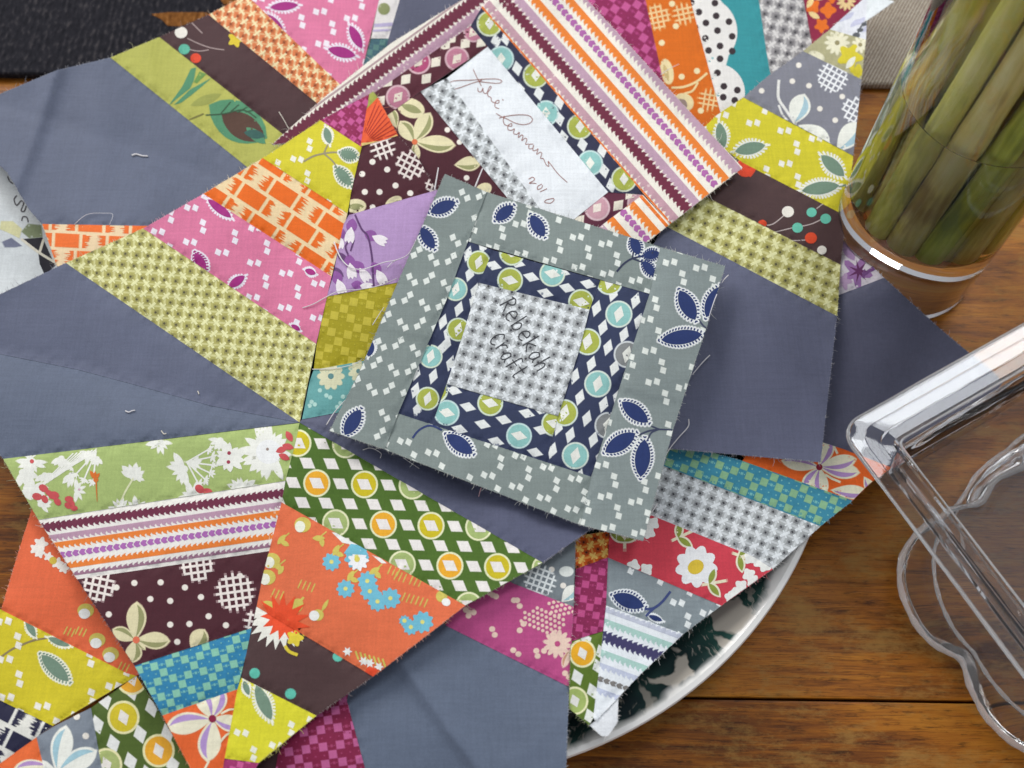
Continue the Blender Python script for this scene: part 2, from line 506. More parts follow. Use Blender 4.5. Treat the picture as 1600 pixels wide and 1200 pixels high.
# ================================================================ table and runner
RZ = math.radians(-0.86)
def make_wood():
    m, nt, b = mat_new("worn_table_wood"); L = nt.links
    tc = node(nt, "ShaderNodeTexCoord"); oi = node(nt, "ShaderNodeObjectInfo")
    off = node(nt, "ShaderNodeVectorMath", operation='SCALE'); off.inputs[0].default_value = (3.1, 1.7, 0.9)
    L.new(oi.outputs["Random"], off.inputs["Scale"])
    ad = node(nt, "ShaderNodeVectorMath", operation='ADD'); L.new(tc.outputs["Object"], ad.inputs[0]); L.new(off.outputs[0], ad.inputs[1])
    def nz(scale, vec, detail=6, rough=0.6, dist=0.0):
        mp = node(nt, "ShaderNodeMapping"); mp.inputs["Scale"].default_value = vec; L.new(ad.outputs[0], mp.inputs["Vector"])
        n = node(nt, "ShaderNodeTexNoise"); n.inputs["Scale"].default_value = scale; n.inputs["Detail"].default_value = detail
        n.inputs["Roughness"].default_value = rough; n.inputs["Distortion"].default_value = dist
        L.new(mp.outputs[0], n.inputs["Vector"]); return n
    grain = nz(14, (1, 17, 1), 13, 0.74, 0.6); broad = nz(5, (1, 3.2, 1), 5, 0.55, 1.0); speck = nz(420, (0.22, 1, 1), 5, 0.75); scuff = nz(24, (0.8, 1.8, 1), 12, 0.78)
    mix = node(nt, "ShaderNodeMath", operation='MULTIPLY_ADD'); mix.inputs[1].default_value = 0.55; L.new(grain.outputs["Fac"], mix.inputs[0])
    m2 = node(nt, "ShaderNodeMath", operation='MULTIPLY'); m2.inputs[1].default_value = 0.45; L.new(broad.outputs["Fac"], m2.inputs[0]); L.new(m2.outputs[0], mix.inputs[2])
    r = ramp(nt, [(0.32, (0.040, 0.011, 0.003)), (0.42, (0.175, 0.052, 0.006)), (0.50, (0.330, 0.108, 0.009)), (0.58, (0.430, 0.160, 0.014)), (0.72, (0.48, 0.215, 0.030))])
    L.new(mix.outputs[0], r.inputs[0])
    # dark flecks in the pores
    rs = ramp(nt, [(0.33, (0.16,)*3), (0.46, (1, 1, 1))]); L.new(speck.outputs["Fac"], rs.inputs[0])
    mu = node(nt, "ShaderNodeMix", data_type='RGBA', blend_type='MULTIPLY'); mu.inputs[0].default_value = 0.7
    L.new(r.outputs[0], mu.inputs[6]); L.new(rs.outputs[0], mu.inputs[7])
    # fine open pores and scratches, and dark grime in patches
    pore = nz(1500, (0.045, 1, 1), 3, 0.6); rp = ramp(nt, [(0.36, (0.30,)*3), (0.47, (1, 1, 1))]); L.new(pore.outputs["Fac"], rp.inputs[0])
    mp2 = node(nt, "ShaderNodeMix", data_type='RGBA', blend_type='MULTIPLY'); mp2.inputs[0].default_value = 0.6; L.new(mu.outputs[2], mp2.inputs[6]); L.new(rp.outputs[0], mp2.inputs[7])
    grime = nz(9, (0.5, 2.2, 1), 10, 0.7, 0.8); rg = ramp(nt, [(0.34, (0.32, 0.26, 0.22)), (0.46, (1, 1, 1))]); L.new(grime.outputs["Fac"], rg.inputs[0])
    mp3 = node(nt, "ShaderNodeMix", data_type='RGBA', blend_type='MULTIPLY'); mp3.inputs[0].default_value = 0.85; L.new(mp2.outputs[2], mp3.inputs[6]); L.new(rg.outputs[0], mp3.inputs[7]); mu = mp3
    # grey-tan worn patches in the finish
    rc = ramp(nt, [(0.50, (0, 0, 0)), (0.60, (0.62, 0.62, 0.62)), (0.72, (0.85, 0.85, 0.85))]); L.new(scuff.outputs["Fac"], rc.inputs[0])
    mw = node(nt, "ShaderNodeMix", data_type='RGBA'); L.new(rc.outputs[0], mw.inputs[0]); L.new(mu.outputs[2], mw.inputs[6]); mw.inputs[7].default_value = (0.34, 0.180, 0.042, 1)
    L.new(mw.outputs[2], b.inputs["Base Color"])
    rr = ramp(nt, [(0.3, (0.34,)*3), (0.75, (0.55,)*3)]); L.new(scuff.outputs["Fac"], rr.inputs[0]); L.new(rr.outputs[0], b.inputs["Roughness"])
    b.inputs["Specular IOR Level"].default_value = 0.18
    bp = node(nt, "ShaderNodeBump"); bp.inputs["Strength"].default_value = 0.35; bp.inputs["Distance"].default_value = 0.0006
    L.new(mix.outputs[0], bp.inputs["Height"]); L.new(bp.outputs[0], b.inputs["Normal"])
    return m
WOOD = make_wood()
def bevel_box(name, x0, x1, y0, y1, z0, z1, mat, parent, bev=0.0015, seg=2, cuts=None):
    bm = bmesh.new()
    bmesh.ops.create_cube(bm, size=1.0)
    for v in bm.verts: v.co = Vector(((x0+x1)/2+v.co.x*(x1-x0), (y0+y1)/2+v.co.y*(y1-y0), (z0+z1)/2+v.co.z*(z1-z0)))
    bmesh.ops.bevel(bm, geom=bm.edges[:], offset=bev, segments=seg, affect='EDGES', profile=0.6)
    me = bpy.data.meshes.new(name); bm.to_mesh(me); bm.free()
    o = bpy.data.objects.new(name, me); COL.objects.link(o); me.materials.append(mat); o.parent = parent
    return o
seam = un(1070, 1090)
table = thing("wooden_table", "worn brown wooden plank table under everything, one dark open seam at lower right", "table", loc=tuple(seam))
table.rotation_euler = (0, 0, RZ)
edges = [-0.40, 0.0, 0.30, 0.60]
for a, b_ in zip(edges[:-1], edges[1:]):
    bevel_box("plank", -0.85, 0.62, a+0.0006, b_-0.0006, -0.03, 0.0, WOOD, table, 0.0012)
bevel_box("frame_rail", -0.80, 0.57, -0.36, 0.56, -0.075, -0.0305, WOOD, table, 0.002)

def make_rug(name, c0, c1, c2, twill):
    m, nt, b = mat_new(name); L = nt.links
    tc = node(nt, "ShaderNodeTexCoord")
    mp = node(nt, "ShaderNodeMapping"); mp.inputs["Scale"].default_value = (1, 0.45, 1) if not twill else (1, 1, 1); mp.inputs["Rotation"].default_value = (0, 0, 0 if not twill else 0.5)
    L.new(tc.outputs["Object"], mp.inputs["Vector"])
    n = node(nt, "ShaderNodeTexNoise"); n.inputs["Scale"].default_value = 420 if not twill else 700; n.inputs["Detail"].default_value = 3; L.new(mp.outputs[0], n.inputs["Vector"])
    w = node(nt, "ShaderNodeTexWave", wave_type='BANDS', bands_direction='X'); w.inputs["Scale"].default_value = 75 if not twill else 165; w.inputs["Distortion"].default_value = 3.5 if not twill else 2.4; w.inputs["Detail"].default_value = 3; w.inputs["Detail Scale"].default_value = 6
    L.new(mp.outputs[0], w.inputs["Vector"])
    mu = node(nt, "ShaderNodeMath", operation='MULTIPLY_ADD'); mu.inputs[1].default_value = 0.5 if twill else 0.88; L.new(n.outputs["Fac"], mu.inputs[0])
    h = node(nt, "ShaderNodeMath", operation='MULTIPLY'); h.inputs[1].default_value = 0.5 if twill else 0.12; L.new(w.outputs["Fac"], h.inputs[0]); L.new(h.outputs[0], mu.inputs[2])
    r = ramp(nt, [(0.25, c0), (0.55, c1), (0.80, c2)]); L.new(mu.outputs[0], r.inputs[0]); L.new(r.outputs[0], b.inputs["Base Color"])
    b.inputs["Roughness"].default_value = 0.95; b.inputs["Specular IOR Level"].default_value = 0.1
    bp = node(nt, "ShaderNodeBump"); bp.inputs["Strength"].default_value = 0.8; bp.inputs["Distance"].default_value = 0.0015; L.new(mu.outputs[0], bp.inputs["Height"]); L.new(bp.outputs[0], b.inputs["Normal"])
    return m
RUGD = make_rug("black_woven_wool", (0.010, 0.010, 0.013), (0.021, 0.020, 0.025), (0.070, 0.062, 0.064), False)
RUGB = make_rug("beige_twill_wool", (0.25, 0.20, 0.15), (0.42, 0.355, 0.28), (0.56, 0.49, 0.40), True)
RUGO = make_rug("rust_woven_wool", (0.10, 0.035, 0.008), (0.22, 0.085, 0.02), (0.34, 0.15, 0.05), False)
e0 = un(0, 115, 0.006)
runner = thing("woven_runner", "woven runner at the table's back edge, black with rust marks left, beige right", "table runner", loc=(0, 0, 0))
runner.location = tuple(e0); runner.rotation_euler = (0, 0, RZ); runner.location.z = 0.0
bevel_box("dark_section", -0.25, 0.145, 0.0, 0.24, 0.0005, 0.0065, RUGD, runner, 0.0025, 3)
bevel_box("beige_section", 0.147, 0.95, 0.0, 0.24, 0.0005, 0.0065, RUGB, runner, 0.0025, 3)
def px_slab(name, pts, z0, z1, mat, parent):
    P0 = [un(x, y, z1) for x, y in pts]; n = len(pts)
    v = [p.copy() for p in P0]+[np.array((p[0], p[1], z0)) for p in P0]
    f = [list(range(n))]+[[i, n+i, n+(i+1) % n, (i+1) % n] for i in range(n)]+[list(range(2*n-1, n-1, -1))]
    me = bpy.data.meshes.new(name)
    me.from_pydata([tuple(p) for p in v], [], f); me.update()
    bm = bmesh.new(); bm.from_mesh(me); bmesh.ops.recalc_face_normals(bm, faces=bm.faces); bm.to_mesh(me); bm.free()
    o = bpy.data.objects.new(name, me); COL.objects.link(o); me.materials.append(mat)
    o.parent = parent
    o.matrix_parent_inverse = (Matrix.Translation(parent.location) @ parent.rotation_euler.to_matrix().to_4x4()).inverted()
    return o
px_slab("rust_motif", [(236,22),(262,19),(322,19),(330,24),(300,34),(282,41),(262,40),(252,30)], 0.0055, 0.0068, RUGO, runner)
px_slab("rust_motif", [(342,-4),(420,-8),(415,4),(350,7)], 0.0055, 0.0068, RUGO, runner)
px_slab("rust_motif", [(-60,-30),(-20,-34),(20,-26),(-10,-14)], 0.0055, 0.0068, RUGO, runner)
# ---------------------------------------------------------------- printed patterns
def grid(st, o, a, b, fn, r=30):
    det = a[0]*b[1]-a[1]*b[0]; x0, y0, x1, y1 = st.bb
    I, J = [], []
    for X in (x0-r, x1+r):
        for Y in (y0-r, y1+r):
            dx, dy = X-o[0], Y-o[1]
            I.append((dx*b[1]-dy*b[0])/det); J.append((a[0]*dy-a[1]*dx)/det)
    for i in range(int(min(I))-1, int(max(I))+2):
        for j in range(int(min(J))-1, int(max(J))+2):
            x, y = o[0]+i*a[0]+j*b[0], o[1]+i*a[1]+j*b[1]
            if st.near(x, y, r): fn(i, j, x, y)

def rot(u, v, ang):
    c, s = math.cos(math.radians(ang)), math.sin(math.radians(ang)); return u*c-v*s, u*s+v*c

def lattice(st, o, a, b, mid, dark, edge, light):
    """interlocking rings on a ground, with a dark speck in each gap"""
    la = math.degrees(math.atan2(a[1], a[0])); s = math.hypot(*a); t = math.hypot(*b)
    R = random.Random(int(o[0]*7+o[1]))
    ground = tuple(0.50*c+0.50*d for c, d in zip(light, mid))
    st.color = tuple(0.62*c+0.38*d for c, d in zip(light, mid))
    def f(i, j, x, y):
        x += R.uniform(-.5, .5); y += R.uniform(-.5, .5)
        k = (i+j) % 2
        def sq(cx, cy, hu, hv, sk=0.0):
            P = []
            for u, v in ((-hu, -hv), (hu, -hv), (hu, hv), (-hu, hv)):
                du, dv = rot(u+sk*v, v, la+R.uniform(-3, 3)); P.append((cx+du, cy+dv))
            return P
        st.add(sq(x, y, 0.38*s, 0.38*t), mid, 1)
        st.add(sq(x+0.04*s, y+0.05*t, 0.21*s, 0.21*t), tuple(0.70*c+0.30*d for c, d in zip(mid, dark)), 2)
        st.quad(x+R.uniform(-.5, .5), y+R.uniform(-.5, .5)+0.04*t, 0.17*s, 0.17*t, la+45, 0, dark, 3)
        gx, gy = 0.5*(a[0]+b[0]), 0.5*(a[1]+b[1])
        X, Y = x+gx, y+gy
        du, dv = rot(0.36*s, 0, la+(45 if k else -45))
        st.line([(X-du, Y-dv), (X+du, Y+dv)], 0.22*s, light, 2)
        st.line([(X+dv*.85, Y-du*.85), (X-dv*.85, Y+du*.85)], 0.12*s, light, 2)
    grid(st, o, a, b, f, 14)

def disc_dots(st, o, a, b, ring, fills, dia, r=21, dw=19, skew=4, ang=None, half=0.5, dang=None, dia_in=None, tall=None):
    """rows of ringed discs alternating with lozenges, and rows of lozenges between"""
    la = math.degrees(math.atan2(a[1], a[0])) if ang is None else ang
    def dd(x, y, c, l):
        if tall: st.dia(x, y, dw*0.95, dw*1.45, la if dang is None else dang, c, l)
        else: st.quad(x, y, dw*0.9, dw*0.82, la if dang is None else dang, skew, c, l)
    def f(i, j, x, y):
        st.ell(x, y, r, r*1.02, 0, ring, 1, 26)
        st.ell(x, y, r*0.87, r*0.89, 0, fills[(i+2*j) % len(fills)], 2, 24)
        dd(x, y, dia_in or dia, 3)
        dd(x+a[0]*.5, y+a[1]*.5, dia, 1)
        for k in (0, 0.5): dd(x+b[0]*half+a[0]*(k), y+b[1]*half+a[1]*(k), dia, 1)
    grid(st, o, a, b, f, 90)

def check(st, o, ang, s, light, small):
    ux, uy = rot(s, 0, ang); vx, vy = rot(0, s, ang)
    def f(i, j, x, y):
        k = (i+j) % 2; g = (i % 4, j % 4)
        if k == 0 and g not in ((0, 0), (2, 2)):
            st.quad(x, y, s*0.93, s*0.93, ang, 0, light, 1)
        elif k == 1 and (i % 2 == 0):
            st.quad(x, y, s*0.3, s*0.3, ang, 0, small, 1)
            for q in (-1, 1): st.quad(x+q*ux*.33, y+q*uy*.33, s*0.16, s*0.16, ang, 0, small, 1)
        else:
            st.quad(x, y, s*0.18, s*0.18, ang, 0, small, 1)
    grid(st, o, (ux, uy), (vx, vy), f, s)

def squares(st, o, ang, col, s=10, step=46, avoid=()):
    """scattered pairs of little squares"""
    step *= 1.12; s *= 0.88
    a = rot(step, 0, ang); b = rot(step*0.28, step*0.98, ang)
    def f(i, j, x, y):
        for n, (u, v, d) in enumerate(((0, 0, (1.32, -0.35)), (step*.5, step*.42, (0.45, 1.28)))):
            p, q = rot(u, v, ang); X, Y = x+p, y+q
            du, dv = rot(d[0]*s*.55, d[1]*s*.55, ang)
            if any((X-ax)**2+(Y-ay)**2 < ar*ar for ax, ay, ar in avoid): continue
            st.quad(X-du, Y-dv, s*1.02, s*.98, ang+9, 0.5, col, 1); st.quad(X+du, Y+dv, s*.98, s*1.02, ang+9, 0.5, col, 1)
    grid(st, o, a, b, f, step)

def picot_leaf(st, x, y, L, W, ang, fill, rim, loops=True):
    """leaf with a crocheted-looking outline of small loops"""
    if not st.near(x, y, L): return
    n = max(9, int(L/4.6))
    for sgn in (-1, 1):
        for k in range(n+1):
            u = -L/2+L*k/n; v = sgn*(W/2*max(0.02, math.sin(math.pi*k/n))**0.75)
            p, q = rot(u, v, ang)
            if loops and W > 17:
                st.ell(x+p, y+q, 4.7, 3.3, ang+sgn*60, rim, 1, 10)
                st.ell(x+p, y+q, 2.4, 1.3, ang+sgn*60, fill, 2, 8)
            else:
                p2, q2 = rot(u*1.08+1.5*sgn, v*1.22, ang)
                st.line([(x+p*.80, y+q*.80), (x+p2, y+q2)], 3.0, rim, 1)
    if W <= 17 or not loops: st.lens(x, y, L*0.95, W*0.90, ang, rim, 1)
    st.lens(x, y, L*0.90, W*(0.80 if loops else 0.76), ang, fill, 3, 0.66)

def tuft(st, x, y, r, n, a0, a1, col, layer=1, wide=0.34, rnd=None):
    """brushy blossom: uneven blades fanning out from x,y"""
    R = rnd or random.Random(int(x*13+y*7))
    for k in range(n):
        t = math.radians(a0+(a1-a0)*(k+.5)/n+R.uniform(-7, 7)); L = r*R.uniform(.68, 1.15)
        st.lens(x+math.cos(t)*L*.48, y+math.sin(t)*L*.48, L*1.04, L*wide*R.uniform(.8, 1.3), math.degrees(t), col, layer, 0.7, 7)
    st.ell(x, y, r*.26, r*.22, 0, col, layer, 9)
def petal(st, x, y, L, W, ang, outer, inner, side=1):
    """petal growing from x,y along ang: pale with a darker half and an outline"""
    if not st.near(x, y, L): return
    c, s = math.cos(math.radians(ang)), math.sin(math.radians(ang))
    cx, cy = x+c*L/2, y+s*L/2
    def prof(k, w): return (-L/2+L*k/10, w*math.sin(math.pi*(k/10)**1.25)**0.7 if 0 < k < 10 else 0)
    up = [prof(k, W/2) for k in range(11)]
    P = up+[(u, -v) for u, v in up[::-1][1:-1]]
    st.add([(cx+u*c-v*s, cy+u*s+v*c) for u, v in P], outer, 1)
    up2 = [(u*0.86, v*0.80*side) for u, v in up]
    P = up2+[(u*0.86, 0.22*v*side) for u, v in up[::-1][1:-1]]
    st.add([(cx+u*c-v*s, cy+u*s+v*c) for u, v in P], inner, 2)

def netting(st, x, y, r, ang, col, s=9.5):
    """round patch of white net print"""
    n = int(r/s)+1
    for i in range(-n, n+1):
        c = i*s
        if abs(c) > r: continue
        h = math.sqrt(max(0, r*r-c*c))+2
        for d in (0, 90):
            p, q = rot(-h, c, ang+d), rot(h, c, ang+d)
            st.line([(x+p[0], y+p[1]), (x+q[0], y+q[1])], s*0.34, col, 1)

def dots(st, pts, r, col):
    for x, y in pts: st.ell(x, y, r, r*.97, 0, col, 1, 12)

def stripes(st, o, ang, length, bands, tooth=9.0):
    """parallel printed bands; each (v0, v1, colour, teeth on low side, teeth on high side) or ('chain', v, h, colour)"""
    def T(u, v):
        p, q = rot(u, v, ang); return (o[0]+p, o[1]+q)
    R = random.Random(3)
    for bd in bands:
        if bd[0] == 'chain':
            _, v, h, col = bd; n = int(length/(tooth*1.25))
            for k in range(n):
                u = k*tooth*1.25
                st.add([T(u, v-h*.15), T(u+tooth*.5, v-h*.55), T(u+tooth*1.25, v-h*.38), T(u+tooth*.95, v), T(u+tooth*1.25, v+h*.38), T(u+tooth*.5, v+h*.55), T(u, v+h*.15)], col, 2)
            continue
        v0, v1, col, lo, hi = bd
        step = 30.0
        for k in range(int(length/step)+1):
            st.add([T(k*step, v0), T((k+1)*step+.3, v0), T((k+1)*step+.3, v1), T(k*step, v1)], col, 1)
        for sgn, e, h in ((-1, v0, lo), (1, v1, hi)):
            if not h: continue
            for k in range(int(length/tooth)+1):
                u = k*tooth; hh = h*R.uniform(.85, 1.12)
                st.add([T(u, e), T(u+tooth*.18, e+sgn*hh*.55), T(u+tooth*.78, e+sgn*hh), T(u+tooth*.68, e+sgn*hh*.45), T(u+tooth*.95, e)], col, 1)

def bricks(st, o, ang, w, h, col, R=None, tips=True):
    """ikat bricks: solid blocks, some dissolving into spikes at one end"""
    R = R or random.Random(5)
    a = rot(w, 0, ang); b = rot(0, h, ang)
    def f(i, j, x, y):
        k = (i*3+j*5) % 4
        du = (j % 2)*w*0.16
        def T(u, v):
            p, q = rot(u+du, v, ang); return (x+p, y+q)
        W, H = w*0.86, h*0.80
        if k in (0, 2):
            st.add([T(0, 0), T(W, 0), T(W, H), T(0, H)], col, 1)
        else:
            n = 15
            for q in range(n):
                v0, v1 = H*q/n, H*(q+1)/n
                l0 = W*R.uniform(.12, .44); l1 = W*R.uniform(.12, .44)
                st.add([T(0, v0), T(l0*.75, v0), T(l0, .5*(v0+v1)), T(l0*.6, v1), T(0, v1)], col, 1)
                st.add([T(W, v0), T(W-l1*.6, v0), T(W-l1, .5*(v0+v1)), T(W-l1*.75, v1), T(W, v1)], col, 1)
    grid(st, o, a, b, f, w)

def daisy(st, x, y, r, n, ang, pet, mid, rm=0.3, wide=0.5, lay=1):
    for k in range(n):
        t = ang+360*k/n
        c, s = math.cos(math.radians(t)), math.sin(math.radians(t))
        st.ell(x+c*r*.6, y+s*r*.6, r*.42, r*wide*.5, t, pet, lay, 10)
    st.ell(x, y, r*rm, None, 0, mid, lay+1, 12)

# letters as pen strokes in a unit box (x right, y up)
PEN = {
 'R': [[(.1, 0), (.2, 1)], [(.0, .95), (.45, 1.05), (.8, .85), (.6, .6), (.2, .52)], [(.3, .52), (.95, .0)]],
 'e': [[(.12, .36), (.8, .42), (.75, .68), (.4, .75), (.1, .5), (.15, .15), (.5, 0), (.85, .1)]],
 'b': [[(.1, 1.15), (.18, 0)], [(.16, .35), (.45, .62), (.8, .42), (.7, .08), (.35, 0), (.15, .12)]],
 'k': [[(.12, 1.15), (.15, 0)], [(.8, .72), (.2, .35), (.85, .0)]],
 'a': [[(.75, .6), (.4, .68), (.1, .35), (.3, .0), (.65, .15), (.76, .6)], [(.76, .6), (.75, .15), (.95, 0)]],
 'h': [[(.1, 1.15), (.12, 0)], [(.12, .35), (.45, .65), (.72, .5), (.75, 0)]],
 'C': [[(.9, .85), (.5, 1.02), (.12, .6), (.2, .15), (.55, 0), (.9, .15)]],
 'r': [[(.15, .68), (.2, 0)], [(.2, .4), (.45, .68), (.8, .66)]],
 'f': [[(.9, 1.05), (.5, 1.1), (.4, .7), (.36, -.05)], [(.05, .55), (.8, .58)]],
 't': [[(.45, 1.1), (.42, .05), (.7, 0)], [(.05, .68), (.9, .72)]],
}
def smooth(pts, k=4):
    out = []
    P = [pts[0]]+list(pts)+[pts[-1]]
    for i in range(1, len(P)-2):
        for q in range(k):
            t = q/k
            out.append(tuple(0.5*((2*P[i][d])+(-P[i-1][d]+P[i+1][d])*t+(2*P[i-1][d]-5*P[i][d]+4*P[i+1][d]-P[i+2][d])*t*t+(-P[i-1][d]+3*P[i][d]-3*P[i+1][d]+P[i+2][d])*t**3) for d in (0, 1)))
    out.append(tuple(pts[-1])); return out
def pen(st, text, ox, oy, ang, w, h, adv, lw, col):
    for n, ch in enumerate(text):
        for stroke in PEN[ch]:
            P = []
            jx, jy = random.uniform(-.6, .6), random.uniform(-1.2, 1.2)
            for x, y in smooth(stroke, 4):
                p, q = rot(n*adv+x*w+jx, -y*h+jy, ang); P.append((ox+p, oy+q))
            st.line(P, lw, col, 6)
# ---------------------------------------------------------------- colours as seen on the cloth
GREY = (96, 101, 121); CREAM = (222, 212, 170); WHITE = (236, 226, 214)
PINK = (214, 118, 152); YEL = (207, 196, 44); SAGE = (113, 138, 118); MAG = (160, 40, 122)
MAROON = (74, 30, 40); PSHADE = (150, 150, 102); BROWN = (76, 54, 54); ORANGE = (228, 104, 24)
NAVY = (48, 56, 84); LEAFN = (38, 54, 104); G9 = (128, 138, 134); SQW = (222, 226, 218)
def ckgreen(st, o, a, b): lattice(st, o, a, b, (176, 170, 98), (84, 80, 56), (176, 172, 110), (228, 226, 170))
def ckgrey(st, o, a, b): lattice(st, o, a, b, (172, 175, 175), (62, 62, 66), (170, 172, 172), (226, 230, 231))
LG = (217, 213, 152); LGR = (212, 216, 217)
MULTI = lambda: [(-6, 2, (150, 90, 110), 0, 3)]

# ================================================================ block with four wedges, middle left (the large one)
U1 = Block("large quilt block of four wedges, broad grey kite at left, signature block on top", 48.9, gx=0.9, gy=-0.2, amp=0.8, seed=11)
s = U1.strip([(577,147),(501,188),(565,230)], (140,36,80), "magenta checked tip strip"); check(s, (520,180), 38, 9.5, (192,84,140), (178,70,122))
s = U1.strip([(501,188),(411,247),(543,333),(549,298),(565,230)], YEL, "yellow strip with grey-green leaves")
squares(s, (418,232), 20, (240,230,214), 9, 44, [(520,215,26),(545,245,20),(530,275,30)])
for a in ((512,212,30,15,75),(545,242,30,18,15),(537,276,40,19,50)): picot_leaf(s, *a[:2], a[2], a[3], a[4], SAGE, (232,230,214))
s.line(smooth([(475,252),(490,244),(506,240),(522,238),(535,240)]), 2.6, (150,140,110), 1); s.line(smooth([(506,240),(512,226)]), 2.4, (150,140,110), 1); s.line(smooth([(506,240),(520,252),(526,262)]), 2.2, (150,140,110), 1)
s = U1.strip([(411,247),(318,303),(518,432),(543,333)], (232,206,160), "orange and cream brick printed strip"); bricks(s, (322,284), 33, 46, 31, ORANGE)
s = U1.strip([(318,303),(224,357),(494,537),(518,432)], PINK, "pink strip with white squares and magenta leaves")
squares(s, (247,362), 18, (240,226,232), 9.5, 47, [(345,325,30),(312,405,22),(370,440,24)])
for a in ((343,326,52,17,38),(313,410,38,19,62),(370,440,34,17,-35),(485,425,20,12,20),(462,512,18,10,30)): picot_leaf(s, *a, MAG, (242,226,234))
s = U1.strip([(224,357),(103,411),(468,660),(494,537)], LG, "pale green ring-lattice strip"); ckgreen(s, (121,407), (17.6,1.6), (-4.5,16.8))
s = U1.strip([(103,411),(0,460),(-70,492),(-105,520),(-60,540),(0,553),(120,577),(207,600),(330,634),(468,660)], GREY, "plain dark grey wide end", name="fabric_patch")
# lower left wedge
s = U1.strip([(-105,520),(-60,540),(0,553),(120,577),(207,600),(330,634),(468,660),(5,717),(-60,640)], (98,106,124), "plain dark grey wide end", name="fabric_patch")
s = U1.strip([(5,717),(468,661),(462,690),(446,751),(60,812)], (166,184,112), "light green strip with white blossoms")
W_ = (236,232,222); RED_ = (200,82,84)
def spray(x, y, r, n, a0, a1, lw=2.4):
    for k in range(n):
        t = math.radians(a0+(a1-a0)*k/(n-1)); e = (x+r*math.cos(t), y+r*math.sin(t))
        s.line([(x, y), e], lw, W_, 1)
        tuft(s, e[0], e[1], 9, 5, a0-60, a1+60, W_)
for x, y, r, a0, a1 in ((36,738,24,-60,120),(52,762,22,-40,140),(64,788,20,-120,60),(70,742,17,-20,160),(96,716,18,30,170),(138,708,17,20,200),(152,716,14,40,200),(38,768,15,-90,90)): tuft(s,x,y,r,6,a0,a1,W_,1,.42)
for k in range(7): s.line([(150-6*k,703+k),(92-6*k,742+4*k)],2.0,W_,1)
spray(150,706,46,4,95,150); tuft(s,50,722,24,7,-20,200,W_); tuft(s,48,716,14,6,0,360,W_); s.ell(50,721,3.4,None,0,RED_,3); tuft(s,120,766,16,6,-120,120,W_); s.ell(124,765,2,None,0,(214,180,190),3); tuft(s,112,742,18,5,60,160,W_)
for x, y, r in ((68,763,8),(58,776,8),(70,780,7),(84,774,9),(90,784,7),(76,770,6),(108,780,7),(106,790,6),(116,794,6),(112,786,6)): s.ell(x,y,r,r*.72,random.uniform(0,90),RED_,4,9)
s.line(smooth([(150,746),(151,765),(152,783)]), 3.2, (205,116,50), 3, True); tuft(s,150,750,16,4,-130,-45,(214,112,44),3,.3)
tuft(s,209,746,23,6,-170,-10,W_); tuft(s,211,744,17,4,-40,60,W_); s.line(smooth([(208,748),(196,768),(189,784)]), 2.6, (220,222,180), 1); tuft(s,187,796,20,6,-180,0,W_); tuft(s,213,796,20,6,-175,-5,W_)
tuft(s,250,690,20,6,0,180,W_)
spray(292,722,40,6,-30,62); tuft(s,287,733,27,7,60,250,W_); tuft(s,300,726,16,5,-60,60,W_); s.ell(312,764,8,6,40,RED_,3); s.ell(324,768,8,5,10,RED_,3); tuft(s,302,776,24,8,-200,20,W_)
tuft(s,357,714,26,11,0,360,W_,2,.42); s.ell(358,708,3,None,0,(160,60,80),4); s.ell(357,722,3,None,0,(160,60,80),4); tuft(s,378,765,26,7,-180,0,W_); tuft(s,344,688,20,6,20,200,W_)
tuft(s,420,706,44,17,60,300,W_,1,.26); tuft(s,420,706,32,15,0,360,W_,1,.34); s.ell(420,706,20,19,0,(240,236,230),2); s.ell(418,702,2.4,None,0,(150,130,120),3)
for x, y, a in ((452,682,60),(450,698,15),(440,703,-20),(444,714,25)): s.lens(x,y,19,10,a,RED_,4)
s = U1.strip([(60,812),(446,751),(440,785),(421,861),(121,905)], (238,228,220), "cream strip with maroon, mauve, orange and purple feathered stripes")
stripes(s, (52,816), -8.2, 420, [(6.5,13.5,(108,42,66),3.6,5.2),(24,29.5,(184,146,166),0,5.5),(36.5,42,(230,126,52),0,5.5),('chain',57,9.5,(170,104,172)),(73.5,79,(230,126,52),5,0),(89,91.5,(150,110,130),4.5,0)], 8.6)
s = U1.strip([(121,905),(421,861),(411,898),(393,981),(210,1040)], MAROON, "maroon strip with cream petals, dots and net spots")
dots(s, [(210,911),(251,910),(289,918),(235,936),(266,939),(314,933),(326,963),(266,976),(296,975),(353,977),(170,960),(277,1003),(375,900),(182,918)], 4.7, WHITE)
netting(s,155,915,22,12,(232,222,214),10.8); netting(s,367,925,27,-8,(232,222,214),11); netting(s,400,972,16,10,(232,222,214),10); netting(s,308,884,22,-8,(232,222,214),10.5)
for L, W, a, sd in ((60,31,-88,1),(54,27,2,1),(40,22,-155,1),(36,26,98,-1)): petal(s,212,1000,L,W,a,CREAM,PSHADE,sd)
petal(s,212,1000,22,8,45,CREAM,PSHADE); s.ell(213,1000,5.5,None,0,(222,112,80),4); petal(s,300,1018,40,30,-60,CREAM,PSHADE)
s = U1.strip([(210,1040),(393,981),(385,1020),(371,1077),(254,1118)], (46,126,166), "blue and green checked strip"); check(s,(232,1056),-13,12.2,(132,190,166),(110,176,176))
s = U1.strip([(254,1118),(371,1077),(351,1185),(338,1255),(322,1248),(300,1205)], (226,100,46), "orange strip with cream and lavender petals")
for L, W, a in ((74,34,170),(52,30,-75),(68,36,97),(48,26,15),(50,26,-115)): petal(s,332,1123,L,W,a,(236,226,198),(178,146,200),1)
s.ell(332,1123,6,None,0,(140,34,66),4); petal(s,292,1190,36,20,100,(236,226,198),(178,146,200))
